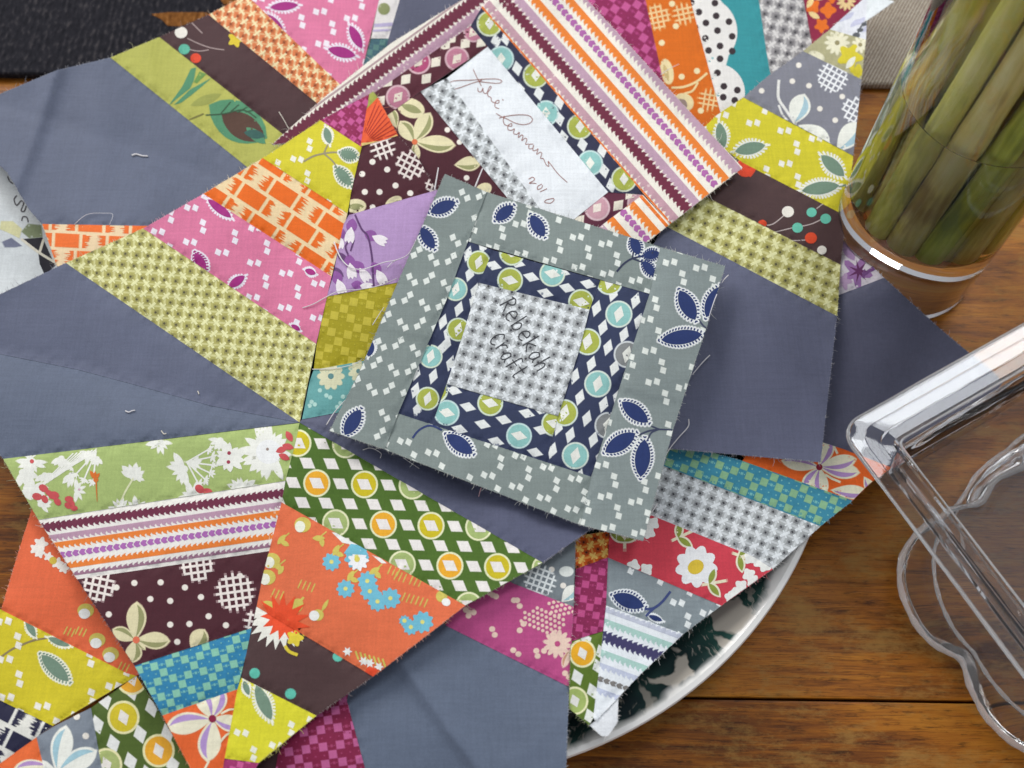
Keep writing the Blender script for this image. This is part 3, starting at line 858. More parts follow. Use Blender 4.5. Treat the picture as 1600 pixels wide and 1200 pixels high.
for pts in (((346,1115),(358,1109),(370,1108)),((340,1165),(352,1150),(360,1145)),((318,1205),(326,1190))): s.line(smooth(pts),3,(236,226,198),1)
# right upper wedge
s = U1.strip([(577,147),(583,143),(590,152),(573,170)], (165,170,80), "olive sliver")
s = U1.strip([(590,152),(622,212),(563,229),(573,170)], (226,92,50), "coral orange tip strip")
for k in range(9): s.line([(570+2*k,205+2*k),(588+4*k,160+6*k)], 1.4, (170,44,36), 1)
s.line([(566,226),(600,222),(620,213)], 5, (222,196,120), 2)
s = U1.strip([(563,229),(622,212),(650,242),(682,297),(545,336),(549,298)], MAROON, "maroon strip with cream petals, dots and net spots")
dots(s, [(582,253),(605,265),(566,272),(618,290),(570,300),(593,300),(641,302),(582,324)], 4.6, WHITE); netting(s,642,257,21,28,(226,214,206),9.5); netting(s,598,230,17,-20,(226,214,206),9.5); netting(s,676,290,9,20,(226,214,206),8)
s.ell(556,322,16,11,0,CREAM,1); s.lens(556,323,26,10,0,PSHADE,2); s.ell(615,316,14,8,-30,CREAM,1); s.lens(617,318,20,7,-35,PSHADE,2)
s = U1.strip([(545,336),(682,297),(760,330),(780,410),(617,442),(511,463),(520,432),(537,350)], (174,142,186), "lavender strip with violet sprays")
dk=(92,58,104)
s.line(smooth([(555,336),(565,358),(575,370),(581,400),(583,430),(584,447)]),3,dk,2); s.line(smooth([(545,400),(540,385),(550,372)]),3,dk,2); s.line(smooth([(548,392),(553,376)]),2.6,dk,2)
for x,y,a,k in ((548,362,100,1),(588,372,25,1),(548,418,80,1),(566,425,55,1),(592,428,60,1),(530,443,70,1),(567,447,10,.8),(533,375,100,.7)):
    c_,s_=math.cos(math.radians(a)),math.sin(math.radians(a))
    s.lens(x-c_*9,y-s_*9,24*k,17*k,a,(140,84,152),2)
    for d in (-26,0,26): s.lens(x+6*math.cos(math.radians(a+d)),y+6*math.sin(math.radians(a+d)),26*k,9*k,a+d*.6,(232,224,226),3)
for x,y in ((535,402),(528,425),(552,412)): s.lens(x,y,22,10,40,(100,64,112),1)
s = U1.strip([(511,463),(617,442),(780,410),(850,500),(562,565),(490,578),(495,537)], (160,148,22), "chartreuse checked strip"); check(s,(512,478),10,13,(190,176,58),(178,166,44))
s = U1.strip([(490,578),(562,565),(850,500),(930,600),(525,645),(472,655),(484,595)], (98,156,154), "teal strip with pale blossoms")
daisy(s,517,588,21,10,0,(206,204,170),(90,130,130),.22,.5); daisy(s,560,580,16,9,0,(206,204,170),(90,130,130),.22,.5)
for x,y in ((487,628),(492,632),(484,634),(510,618),(516,621),(532,630),(527,636),(536,620),(500,610)): s.ell(x,y,3.2,None,0,(170,206,196),1)
s = U1.strip([(472,655),(525,645),(930,600),(1000,800),(918,830),(700,742),(468,660)], (92,94,114), "plain dark grey wide end", name="fabric_patch")
s = U1.strip([(468,660),(700,742),(918,830),(848,879)], (90,93,115), "plain dark grey wide end", name="fabric_patch")
# lower right wedge
s = U1.strip([(468,660),(848,879),(727,946),(440,785),(446,751),(462,690)], (76,106,36), "green strip with ringed discs and white lozenges")
disc_dots(s,(495,755),(74.5,2.0),(29.5,62.5),(228,228,186),[(232,168,42),(202,184,32),(164,182,112)],(232,226,220),21,19.5,3.5)
s = U1.strip([(440,785),(727,946),(583,1057),(401,948),(411,898)], (222,110,70), "coral strip with pale blue flowers and olive sprigs")
OL=(206,190,92); BL=(112,184,204)
for x,y,r in ((518,878,15),(557,870,20),(540,920,15),(574,908,16),(578,924,16),(590,940,16),(610,935,17),(632,970,9),(642,980,13),(660,972,18)):
    s.clover(x,y,r,9,random.uniform(0,40),BL,2,.12); s.ell(x,y,3.4,None,0,(220,214,120),4)
s.clover(560,876,17,9,0,(240,232,232),3,.15); s.add([(537,865),(548,850),(568,853),(576,868)],BL,4); s.ell(558,874,4.5,None,0,(214,200,90),5)
s.add([(519,832),(530,833),(562,851),(556,858),(545,850),(535,848)],(240,232,228),1); s.add([(582,868),(594,872),(604,880),(596,880)],(240,232,228),1)
for x,y in ((473,820),(425,876),(418,902)): s.ell(x,y,13,12,0,OL,2); s.ell(x-4,y+3,8,9,0,(240,232,214),3)
for x,y,a in ((498,841,0),(440,843,-50),(525,860,-60),(585,892,-30),(434,885,40),(548,900,-60)): s.lens(x,y,20,9,a,OL,2); s.lens(x+5,y+6,16,8,a+80,OL,2); s.line([(x,y),(x+12,y-10)],2,OL,2)
for gx,gy,n in ((424,932,3),(466,918,4),(606,896,3),(628,938,6),(616,905,3),(640,912,3)):
    for k in range(n): s.line([(gx+7*k,gy+2*k),(gx+5+7*k,gy-11+2*k)],1.8,OL,1)
s.ell(463,947,13,10,-50,OL,2); s.ell(452,961,8,8,0,OL,2); s.line([(463,947),(474,934)],4,OL,2); s.ell(420,944,10,5,10,OL,2); s.lens(424,950,18,9,60,OL,2)
s.ell(497,961,9,9,0,OL,2); s.ell(491,962,8,8,0,(240,232,226),3); s.lens(508,946,22,6,-60,OL,2)
s.ell(690,932,9,9,0,OL,2); s.ell(697,941,7,6,20,(240,232,226),3)
for k in range(7): s.line([(556+7*k,1018+2*k),(560+7*k,1030+2*k)],3,OL,2)
for x,y in ((543,1018),(568,1033),(578,1036),(592,1042)): s.star(x,y,8,4,6,0,(240,232,226),2)
s.add([(575,1042),(592,1046),(583,1058),(570,1050)],(226,76,42),3)
s.star(440,972,46,26,15,10,(230,78,40),3)
s = U1.strip([(401,948),(583,1057),(494,1118),(377,1059),(385,1020)], BROWN, "brown strip with aqua dots and a red and white flower")
s.star(438,962,54,38,22,0,(238,230,218),2); s.star(447,962,40,26,15,10,(230,78,40),3); s.add([(401,948),(418,945),(440,952),(420,950)],BROWN,4)
s.clover(461,997,14,5,0,(222,200,60),4); s.line(smooth([(446,1010),(452,1018),(464,1023)]),5,(222,200,60),4); s.add([(470,986),(486,994),(474,994)],(222,200,60),4)
dots(s,[(528,1026)],8,(96,190,168)); dots(s,[(454,1084)],8.5,(96,190,168)); s.ell(398,1052,8,None,0,(96,190,168),1)
s = U1.strip([(377,1059),(494,1118),(404,1192),(351,1185),(371,1077)], (212,206,46), "yellow strip with a grey-green leaf")
squares(s,(432,1165),20,(240,232,214),10,52,[(410,1100,34)]); picot_leaf(s,412,1098,66,26,66,SAGE,(236,234,214),False); picot_leaf(s,385,1075,26,12,70,SAGE,(236,234,214),False)
s = U1.strip([(351,1185),(404,1192),(375,1240),(338,1255)], (150,44,100), "magenta checked tip strip"); check(s,(356,1190),15,10,(192,84,140),(170,60,110))
U1.crease([(0,556),(120,580),(200,602),(330,637),(460,661)],0.7,8,1.8,16); U1.crease([(-10,640),(150,655),(330,690)],0.9,40); U1.crease([(640,700),(760,760),(860,800)],0.35,7,0.3,12)
U1.crease([(577,147),(548,298),(495,537),(468,660)],0.5,6); U1.roof([(-60,541),(0,554),(120,578),(207,601),(330,636),(460,660)],-4.0,75); U1.roof([(640,715),(760,770),(900,835)],-1.2,40); U1.bump(470,662,45,0.7); U1.bump(170,480,150,1.2); U1.bump(560,505,60,1.0).bump(500,625,40,0.8)
U1.bump(690,1010,140,2.5); U1.bump(240,1030,110,-1.0)

# ================================================================ grey signature block on top
U9 = Block("small square block of grey strips round a navy frame, handwritten centre, topmost of the pile", 54.0, gx=0.3, gy=0.1, amp=0.7, seed=5, name="signature_block", cat="signature block")
s = U9.strip([(695,272),(760,300),(731,377),(697,470),(622,646),(601,702),(515,673),(560,585),(620,445)], G9, "grey strip with navy leaves and white squares", 0.0011)
squares(s,(726,305),64,SQW,9.6,40,[(692,323,32),(670,370,30),(553,660,32),(578,545,16)])
picot_leaf(s,692,324,48,24,-22,LEAFN,(226,228,226)); picot_leaf(s,668,372,44,22,58,LEAFN,(226,228,226)); picot_leaf(s,551,660,52,27,-58,LEAFN,(226,228,226)); picot_leaf(s,578,545,28,17,-80,LEAFN,(226,228,226))
s = U9.strip([(760,300),(1032,386),(1015,459),(731,377)], G9, "grey strip with navy leaves and white squares", 0.0003)
squares(s,(812,350),13,SQW,9.6,41,[(790,335,26),(838,352,26),(1005,380,34)])
picot_leaf(s,788,333,40,23,-40,LEAFN,(226,228,226)); picot_leaf(s,840,353,44,25,58,LEAFN,(226,228,226)); picot_leaf(s,993,384,34,20,70,LEAFN,(226,228,226)); picot_leaf(s,1018,398,30,18,-10,LEAFN,(226,228,226)); picot_leaf(s,1014,420,34,18,50,LEAFN,(226,228,226))
s.line(smooth([(964,424),(975,412),(988,404),(1005,400),(1022,394)]),3,(50,56,80),2); s.line(smooth([(988,404),(990,392)]),2.6,(50,56,80),2); s.line(smooth([(988,404),(1004,410)]),2.4,(50,56,80),2)
s = U9.strip([(1032,386),(1133,416),(1106,505),(1052,670),(1005,845),(907,820),(924,745),(968,605),(1015,459)], (132,142,140), "grey strip with navy leaves and white squares", 0.0010)
squares(s,(1047,410),10,SQW,10,43,[(1075,475,38),(1112,475,32),(1065,528,32),(995,645,34),(970,690,34),(1005,720,38)])
for a in ((1074,477,58,30,62),(1114,472,58,28,-66),(1065,527,72,28,-8),(992,644,58,28,38),(969,692,62,30,-32),(1004,716,66,30,-84)): picot_leaf(s,*a,LEAFN,(226,228,226))
s.line(smooth([(1090,497),(1098,508),(1105,514)]),2.4,(60,66,90),1); s.line(smooth([(994,682),(1012,674),(1030,671),(1050,672)]),2.6,(60,66,90),1); s.line(smooth([(1012,687),(1018,676),(1030,671)]),2.4,(60,66,90),1); s.line(smooth([(1018,666),(1030,671)]),2.4,(60,66,90),1)
s = U9.strip([(622,646),(853,722),(924,745),(907,820),(601,702)], G9, "grey strip with navy leaves and white squares", 0.0003)
squares(s,(632,690),22,SQW,9.8,42,[(716,692,34),(660,670,22)]); picot_leaf(s,718,694,56,28,36,LEAFN,(226,228,226)); s.line(smooth([(645,684),(655,672),(672,665),(690,672)]),3.2,(48,62,110),2)
RING=(190,214,210); F9=[(140,190,184),(166,174,74)]
s = U9.strip([(731,377),(771,391),(748,442),(723,524),(698,600),(675,664),(622,646),(697,470)], NAVY, "navy strip with ringed discs and white lozenges")
for x,y,f in ((748,410,1),(712,452,0),(716,515,1),(673,557,0),(668,623,1)): s.ell(x,y,18.3,18.3,0,(206,218,196),1,26); s.ell(x,y,16,16,0,F9[1 if f else 0],2,24); s.dia(x,y,13,24,18,(226,226,216),3)
for x,y in ((731,397),(755,385),(734,428),(717,483),(742,455),(692,503),(740,470),(698,537),(704,568),(650,583),(677,588),(649,610),(652,640),(700,520),(655,560),(690,545)): s.dia(x,y,14,26,18,(224,226,222),1)
s = U9.strip([(771,391),(938,438),(921,484),(748,442)], NAVY, "navy strip with ringed discs and white lozenges")
for x,y,f in ((797,438,1),(863,428,0),(908,472,1),(800,395,1)): s.ell(x,y,20,20,0,(206,218,196),1,26); s.ell(x,y,17.5,17.5,0,F9[1 if f else 0],2,24); s.dia(x,y,15,27,103,(226,226,216),3)
for x,y in ((771,415),(830,433),(808,411),(852,458),(886,450),(919,444),(838,402),(878,425)): s.dia(x,y,15,26,106,(224,226,222),1)
s = U9.strip([(938,438),(1015,459),(968,605),(924,745),(853,722),(872,650),(905,547),(921,484)], NAVY, "navy strip with ringed discs and white lozenges")
for x,y,f in ((952,440,1),(967,491,0),(918,534,1),(934,600,0),(882,645,1),(899,712,0),(980,554,2),(950,665,2)): s.ell(x,y,21,21,0,(206,218,206) if f<2 else (200,204,204),1,26); s.ell(x,y,18.5,18.5,0,(F9[f] if f<2 else (130,132,132)),2,24); s.dia(x,y,16,28,15,(226,226,216),3)
for x,y in ((958,459),(993,470),(932,482),(942,512),(975,523),(950,543),(924,569),(998,502),(960,575),(898,588),(906,621),(943,632),(917,654),(891,680),(927,687),(863,704),(880,590),(965,620),(872,668),(938,715),(905,745)): s.dia(x,y,15,27,18,(224,226,222),1)
s = U9.strip([(698,600),(872,650),(853,722),(675,664)], NAVY, "navy strip with ringed discs and white lozenges")
for x,y,f in ((698,645,0),(766,630,1),(811,681,0),(866,662,1),(680,610,1)): s.ell(x,y,20,20,0,(206,218,196) if f else RING,1,26); s.ell(x,y,17.5,17.5,0,F9[f],2,24); s.dia(x,y,15,27,105,(226,226,216),3)
for x,y in ((709,610),(731,636),(754,663),(787,656),(823,646),(846,672),(836,707),(718,671),(775,690),(845,640)): s.dia(x,y,15,26,106,(224,226,222),1)
s = U9.strip([(748,442),(921,484),(905,547),(872,650),(698,600),(723,524)], LGR, "pale grey ring-lattice centre with handwriting", 0.0007, name="fabric_patch")
ckgrey(s,(757,464),(18.2,5.2),(-6.4,17.6))
pen(s,"Rebekah",779,476,60,15,25,18.2,1.7,(62,62,66)); pen(s,"Craft",764,530,57,14,24,15.5,1.7,(62,62,66))
U9.crease([(560,500),(640,520),(720,540)],0.3,8,-0.9,14); U9.crease([(965,600),(1010,615),(1070,625)],0.35,8,-0.9,14); U9.crease([(780,320),(760,430),(700,600)],0.5,30); U9.bump(1000,850,100,-6); U9.bump(520,672,30,1.2)

# ================================================================ striped signature block behind it
U6 = Block("block with white handwritten patch and wide orange, purple and maroon striped border", 44.7, gx=0.2, gy=-0.2, amp=0.7, seed=21, name="signature_block", cat="signature block")
ST=(236,226,212)
s = U6.strip([(425,226),(507,152),(612,67),(725,-2),(770,-34),(850,-34),(752,34),(675,88),(560,162),(470,222)], ST, "narrow cream strip with maroon and mauve feathered stripes")
stripes(s,(425,229),-36.2,470,[(-12,-9,(176,150,150),0,0),(-2,10,(106,40,60),5,5),(18,31,(180,142,160),4,5),(37.5,40,(228,122,48),0,0)],8.4)
s = U6.strip([(752,12),(790,-34),(885,-34),(975,62),(1075,172),(1160,262),(1047,350)], ST, "wide cream border strip with orange, purple, maroon and mauve feathered stripes")
stripes(s,(752,12),48.9,460,[(-3,2.5,(226,116,40),0,0),(-17,-8.5,(190,150,160),0,6.5),(-40,-31,(108,38,60),5,5.5),(-58,-48,(184,150,168),0,6),(-77,-69,(228,126,46),0,6.5),('chain',-93,11,(170,98,160)),(-117,-109.5,(228,126,46),0,6.5),(-141,-131,(182,150,166),0,7),(-152,-147,(120,60,80),4,0)],8.6)
s = U6.strip([(932,358),(1004,304),(1047,350),(990,395),(955,402)], ST, "cream border strip with orange and purple feathered stripes")
stripes(s,(925,340),48.9,90,[(-6,2,(184,150,168),0,5),(-26,-19,(228,126,46),0,6.5),('chain',-42,11,(170,98,160)),(-66,-58,(228,126,46),0,6.5),(-82,-77,(226,116,40),0,0)],8.6)
s = U6.strip([(560,162),(735,41),(762,73),(657,143),(598,185)], (84,34,46), "maroon strip with ringed discs and lozenges")
for x,y,r in ((654,97,19),(714,92,19),(622,152,19),(740,50,16),(585,172,14)): s.ell(x,y,r,None,0,(206,170,176),1,24); s.ell(x,y,r*.85,None,0,(186,120,140) if x!=654 else (170,70,110),2,24); s.dia(x,y,14,22,40,(226,214,196),3)
for x,y in ((681,97),(634,124),(666,123),(727,68),(705,60),(696,70),(605,125),(594,158),(606,128),(752,66),(690,60)): s.dia(x,y,17,22,42,(226,218,200),1)
s = U6.strip([(598,185),(657,143),(792,308),(760,345),(700,330)], MAROON, "maroon strip with cream petal flower")
for L,W,a,sd in ((40,24,-125,1),(52,27,-62,1),(64,27,5,1),(30,14,85,1)): petal(s,648,222,L,W,a,CREAM,PSHADE,sd)
s.ell(642,169,22,15,20,CREAM,1); s.lens(643,170,34,12,20,PSHADE,2); petal(s,710,258,42,23,-5,CREAM,PSHADE); s.ell(648,222,4.5,None,0,(214,112,70),4); s.ell(755,297,14,10,-30,CREAM,1)
dots(s,[(699,203),(729,278),(718,222)],4.2,WHITE); petal(s,620,200,34,18,-110,CREAM,PSHADE)
s = U6.strip([(657,143),(698,122),(858,346),(800,350),(792,308)], LGR, "pale grey ring-lattice strip"); ckgrey(s,(672,150),(16,9),(-4,17))
s = U6.strip([(698,122),(762,73),(950,300),(885,352),(858,346)], (226,229,231), "white patch with brown handwriting", 0.0004, name="fabric_patch")
INK=(150,98,90)
def Z(pts): return [(660+x/4, 60+y/4) for x, y in pts]
for P in ([(318,195),(334,232),(350,262),(368,298)],[(372,262),(300,285),(230,310),(185,318),(162,300),(175,275),(220,264),(300,262),(380,256),(450,254),(490,262),(492,276),(460,282),(400,276),(350,270)],
          [(346,312),(350,332),(368,334),(378,312),(380,334),(398,345),(428,312),(424,300),(408,328),(410,360),(428,370),(432,392),(448,402),(474,406),(478,388),(458,396),(454,428),(478,440)],[(500,382),(506,388)],
          [(462,470),(490,488),(530,505),(580,530),(630,540),(672,530),(688,508),(668,485),(618,478),(560,482),(500,492),(480,500)],[(512,486),(505,515),(514,540)],
          [(514,540),(532,546),(556,550),(557,533),(537,544),(535,570),(558,575),(575,566),(570,594),(590,600),(606,588),(600,620),(619,605),(629,612),(621,640),(641,625),(653,633),(645,662),(663,660)],
          [(692,662),(668,664),(667,690),(690,686),(695,668),(690,700),(708,701),(723,692),(714,725),(736,712),(746,722),(738,750),(756,753),(772,788),(790,800),(786,770),(800,786),(850,850),(905,900)],
          [(665,880),(690,868),(700,885),(668,905),(690,905),(712,908)],[(745,912),(722,925),(720,945),(745,935),(750,918)],[(735,960),(778,940)],[(820,1000),(775,1010),(765,1025),(800,1030),(822,1012),(818,1000)]):
    s.line(Z(smooth(P,5)),1.1,INK,3)
s = U6.strip([(735,41),(752,12),(990,284),(1004,304),(950,300),(762,73)], (46,48,72), "navy strip with ringed discs and lozenges")
for x,y,f in ((765,37,0),(783,92,1),(837,118,0),(853,177,1),(906,198,0),(922,255,1),(975,280,0)): s.ell(x,y,20,20,0,(206,214,190) if not f else RING,1,26); s.ell(x,y,17.5,None,0,F9[1-f],2,24); s.dia(x,y,14,20,0,(226,226,214),3)
for x,y in ((775,64),(808,107),(842,146),(874,186),(910,226),(944,267),(812,140),(790,60),(874,160),(941,235),(880,215),(820,80),(955,290)): s.dia(x,y,16,24,-10,(224,226,222),1)
s = U6.strip([(950,300),(1004,304),(932,358),(885,352)], (92,38,58), "maroon strip with ringed discs and lozenges")
for x,y in ((933,325),(1000,318)): s.ell(x,y,20,None,0,(210,180,184),1,24); s.ell(x,y,17,None,0,(196,150,160),2,24); s.dia(x,y,15,20,40,(230,218,206),3)
for x,y in ((966,321),(985,303),(905,345),(960,347)): s.dia(x,y,17,23,42,(226,218,200),1)
U6.crease([(728,185),(790,180),(860,170)],0.5,9,0.5,18); U6.crease([(780,270),(850,240),(930,255)],0.5,10,0.4,18); U6.bump(1110,285,60,3.0); U6.bump(820,200,70,0.9); U6.bump(560,110,80,1.0)

# ================================================================ right-hand single wedge
U2 = Block("quilt wedge with dark grey end, its pointed yellow and white tip left of the vase", 44, gx=-0.8, gy=0.2, amp=0.7, seed=31)
s = U2.strip([(1356,-8),(1353,62),(1297,46)], (226,226,230), "white strip with grey leaf sprig at tip")
for k in range(5): s.lens(1318+9*k,28+4*k-7*(k%2),18,7,-40,(196,196,216),1)
s.line(smooth([(1338,58),(1345,42),(1353,34)]),2.4,(96,98,102),2); s.ell(1344,47,5,3,0,(96,98,102),2); s.ell(1350,38,4,3,0,(96,98,102),2); s.ell(1338,55,6,4,0,(96,98,102),2)
s = U2.strip([(1356,-8),(1397,2),(1353,33)], (222,226,226), "blank white sliver")
s = U2.strip([(1297,46),(1353,62),(1346,124),(1255,80)], (176,170,130), "cream and yellow floral strip")
daisy(s,1308,67,19,12,0,(232,226,196),(150,140,100),.2,.34); daisy(s,1344,70,13,9,0,(232,226,196),(150,140,100),.25,.4); s.clover(1328,88,21,5,10,(214,198,50),1,.2); s.clover(1340,112,12,4,10,(214,198,50),1); s.lens(1329,98,24,10,-52,(236,232,214),2); s.ell(1276,88,13,7,25,(226,220,190),1)
s = U2.strip([(1255,80),(1346,124),(1333,243),(1162,152),(1200,119)], (128,128,137), "grey strip with white blossoms, dots and net spots")
dots(s,[(1248,102),(1238,127),(1264,134),(1316,151),(1281,170),(1305,188),(1190,142)],4.2,WHITE); netting(s,1301,121,21,30,(232,232,234),8.4); netting(s,1336,172,18,30,(232,232,234),8.4)
for x,y,L,W,a,sd in ((1240,194,50,33,-70,1),(1248,196,56,30,30,1),(1308,236,58,34,-50,1)): petal(s,x,y,L,W,a,(236,234,222),(166,196,206),sd)
s.line(smooth([(1217,126),(1216,140),(1217,155),(1228,172),(1243,194)]),4,(228,226,220),1); s.line(smooth([(1217,165),(1222,178),(1230,188)]),3,(228,226,220),1)
s = U2.strip([(1162,152),(1333,243),(1323,338),(1160,254),(1094,205),(1120,180)], YEL, "yellow strip with grey-green leaves")
squares(s,(1128,180),14,(240,230,218),9.5,45,[(1127,215,34),(1170,232,34),(1300,256,36),(1292,292,40)])
for a in ((1127,212,46,22,80),(1172,232,54,25,-12),(1301,259,54,26,42),(1282,294,66,26,-8),(1325,325,30,18,-60)): picot_leaf(s,*a,SAGE,(236,234,222),False)
s.line(smooth([(1285,285),(1305,292),(1328,287)]),2.4,SAGE,1)
s = U2.strip([(1094,205),(1160,254),(1323,338),(1313,413),(1085,298)], BROWN, "brown strip with aqua, red and white berries on curved stalks")
for pts in (((1190,352),(1208,350),(1230,332)),((1200,365),(1222,360),(1246,354)),((1250,354),(1268,350),(1285,342)),((1225,374),(1240,376),(1260,375)),((1276,326),(1284,320),(1290,316))): s.line(smooth(pts),1.5,(190,176,172),1)
for x,y,r,c_ in ((1231,331,9.5,WHITE),(1268,332,8,(104,190,166)),(1290,342,8.5,(104,190,166)),(1246,356,8.5,(104,190,166)),(1267,372,9.5,(220,76,42)),(1284,391,7.5,WHITE),(1191,350,7,(220,76,42)),(1165,262,16,(220,70,40))): s.ell(x,y,r,r*.93,0,c_,2,16)
s.clover(1172,262,15,4,0,(220,70,40),2,.3)
s = U2.strip([(1085,298),(1313,413),(1308,494),(1038,352),(1050,320)], (212,208,142), "yellow-green ring-lattice strip"); ckgreen(s,(1107,330),(19.5,7.5),(-5.5,18.5))
s = U2.strip([(1038,352),(1308,494),(1296,600),(1282,722),(1052,701),(950,690),(1000,420)], (98,101,122), "plain dark grey wide end", name="fabric_patch")
U2.roof([(1060,450),(1120,560),(1160,710)],-1.6,55); U2.roof([(1150,430),(1230,560),(1290,640)],0.9,40); U2.bump(1290,700,70,2.5); U2.bump(1180,590,120,-0.8)

# ================================================================ wedge pair under it, lower right
U3 = Block("wedge pair over the platter rim, with red daisy strip, grey end under the glass dish", 40, gx=-1.1, gy=0.25, amp=0.6, seed=41)
DG=(90,91,110)
s = U3.strip([(1240,430),(1322,375),(1381,434),(1308,462),(1250,484)], (206,198,204), "white strip with purple blossoms")
s.clover(1338,426,26,5,10,(150,108,160),1,.3); s.star(1342,424,18,5,7,0,(96,44,90),2); s.lens(1326,392,34,16,60,(160,130,168),1)
for k in range(5): s.lens(1350+6*k,428-3*k,16,5,-80+30*k,(112,72,124),2)
s.clover(1318,440,14,5,0,(178,150,180),1,.25)
s = U3.strip([(1250,484),(1308,462),(1381,434),(1467,512),(1568,597),(1530,634),(1472,669),(1437,701),(1392,731),(1320,702),(1200,664)], DG, "plain dark grey wide end", name="fabric_patch")
s = U3.strip([(1200,664),(1320,702),(1392,731),(1357,757),(1332,782),(1160,720)], (228,100,34), "orange strip with cream and lavender petals")
for L,W,a in ((60,24,-12),(64,26,8),(60,22,-170),(50,24,-68),(46,28,118),(48,24,85)): petal(s,1280,730,L,W,a,(236,228,200),(178,142,194),1)
s.ell(1280,730,5,None,0,(140,30,50),4); petal(s,1298,766,60,22,5,(236,228,200),(178,142,194)); petal(s,1350,745,36,18,60,(236,228,200),(178,142,194))
for pts in (((1290,742),(1300,748),(1312,753)),((1303,698),(1308,708)),((1340,700),(1350,712))): s.line(pts,3.4,(236,228,200),1)
s = U3.strip([(1160,720),(1332,782),(1282,822),(1035,727),(1050,690)], (60,136,160), "blue and green checked strip"); check(s,(1062,716),21,12.4,(138,182,140),(120,184,180))
s = U3.strip([(1035,727),(1282,822),(1207,889),(1175,869),(1005,800),(1000,740)], LGR, "pale grey ring-lattice strip"); ckgrey(s,(1040,748),(18,7.5),(-6,16.5))
s = U3.strip([(1005,800),(1175,869),(1207,889),(1127,946),(950,871),(953,830)], (204,64,78), "red strip with white daisies and green sprigs")
def leafy(x,y,a):
    for d,l in ((60,25),(-60,25)):
        t=math.radians(a+d); s.lens(x+math.cos(t)*12,y+math.sin(t)*12,l+7,15,a+d,(236,226,200),2); s.lens(x+math.cos(t)*12,y+math.sin(t)*12,l,9,a+d,(140,152,62),3)
    s.line([(x-10*math.cos(math.radians(a)),y-10*math.sin(math.radians(a))),(x+26*math.cos(math.radians(a)),y+26*math.sin(math.radians(a)))],4.5,(232,222,190),1)
leafy(1060,840,-25); leafy(1155,868,20); leafy(976,846,-90); leafy(1108,912,-10)
for k in range(9):
    t=math.radians(8+40*k); s.clover(1088+21*math.cos(t),885+21*math.sin(t),12.5,3,math.degrees(t),(242,238,232),2,.12); s.ell(1088+15*math.cos(t),885+15*math.sin(t),12,7,math.degrees(t),(242,238,232),2)
s.ell(1087,886,13,11,-30,(216,186,58),4)
for x,y in ((1020,818),(1014,832),(1008,826),(1187,878),(1195,884),(1172,872),(1148,928),(1158,916),(1176,908),(1170,898),(1010,890),(990,884),(1142,934)): s.clover(x,y,11,4,random.uniform(0,60),(242,236,226),2,.15)
s = U3.strip([(950,871),(1127,946),(1067,991),(947,946)], (132,142,146), "grey strip with a navy leaf and white squares")
squares(s,(966,908),20,(226,230,228),10,44,[(980,940,40),(1030,930,24)]); picot_leaf(s,982,939,58,28,20,LEAFN,(228,232,234)); s.line(smooth([(1008,952),(1022,950),(1035,940),(1047,925)]),4,(60,72,120),2); s.line(smooth([(1010,962),(1020,952),(1028,946)]),4,(60,72,120),2); picot_leaf(s,1024,966,26,10,20,LEAFN,(228,232,234))
s = U3.strip([(947,946),(1067,991),(1000,1054),(931,1126),(927,1121),(937,1040)], (226,230,234), "white strip with mint and navy feathered stripes")
stripes(s,(935,930),20,150,[(16,21,(186,190,204),4,0),(31,37,(166,200,190),0,6),(53,62,(62,58,98),5,6),(78,84,(166,200,190),0,6),(98,103,(190,196,214),0,5),('chain',122,8,(124,120,116)),(136,141,(186,192,212),0,5)],8.5)
s = U3.strip([(898,838),(952,830),(950,871),(900,889)], (214,120,40), "orange ring-lattice strip"); lattice(s,(912,846),(18,-5),(4,17),(200,84,20),(70,30,20),(190,120,40),(232,190,100))
s = U3.strip([(900,889),(950,871),(947,946),(942,986),(892,1002)], (136,36,80), "magenta checked strip"); check(s,(905,900),8,11.5,(188,76,130),(170,60,110))
s = U3.strip([(892,1002),(942,986),(937,1040),(927,1121),(921,1133),(889,1107)], (88,112,36), "green strip with ringed discs and white lozenges")
for x,y,f in ((910,1021,(226,166,36)),(898,1095,(160,178,100))): s.ell(x,y,21,22,0,(228,226,180),1,26); s.ell(x,y,18,19,0,f,2,24); s.dia(x,y,16,22,-20,(224,222,214),3)
for x,y in ((902,1058),(926,1080),(935,1042),(922,1120),(915,1000),(940,1020)): s.dia(x,y,19,27,-20,(224,226,220),1)
s = U3.strip([(931,1126),(966,1082),(965,1128),(950,1150),(940,1150),(921,1133)], (222,224,226), "blank white foundation tip", -0.0005)
U3.bump(1540,660,160,-28).bump(1395,435,75,9.5).bump(1280,640,90,2.2); U3.bump(1220,890,70,1.5); U3.bump(940,1130,40,1.5); U3.crease([(880,800),(950,900),(927,1121)],0.3,6)

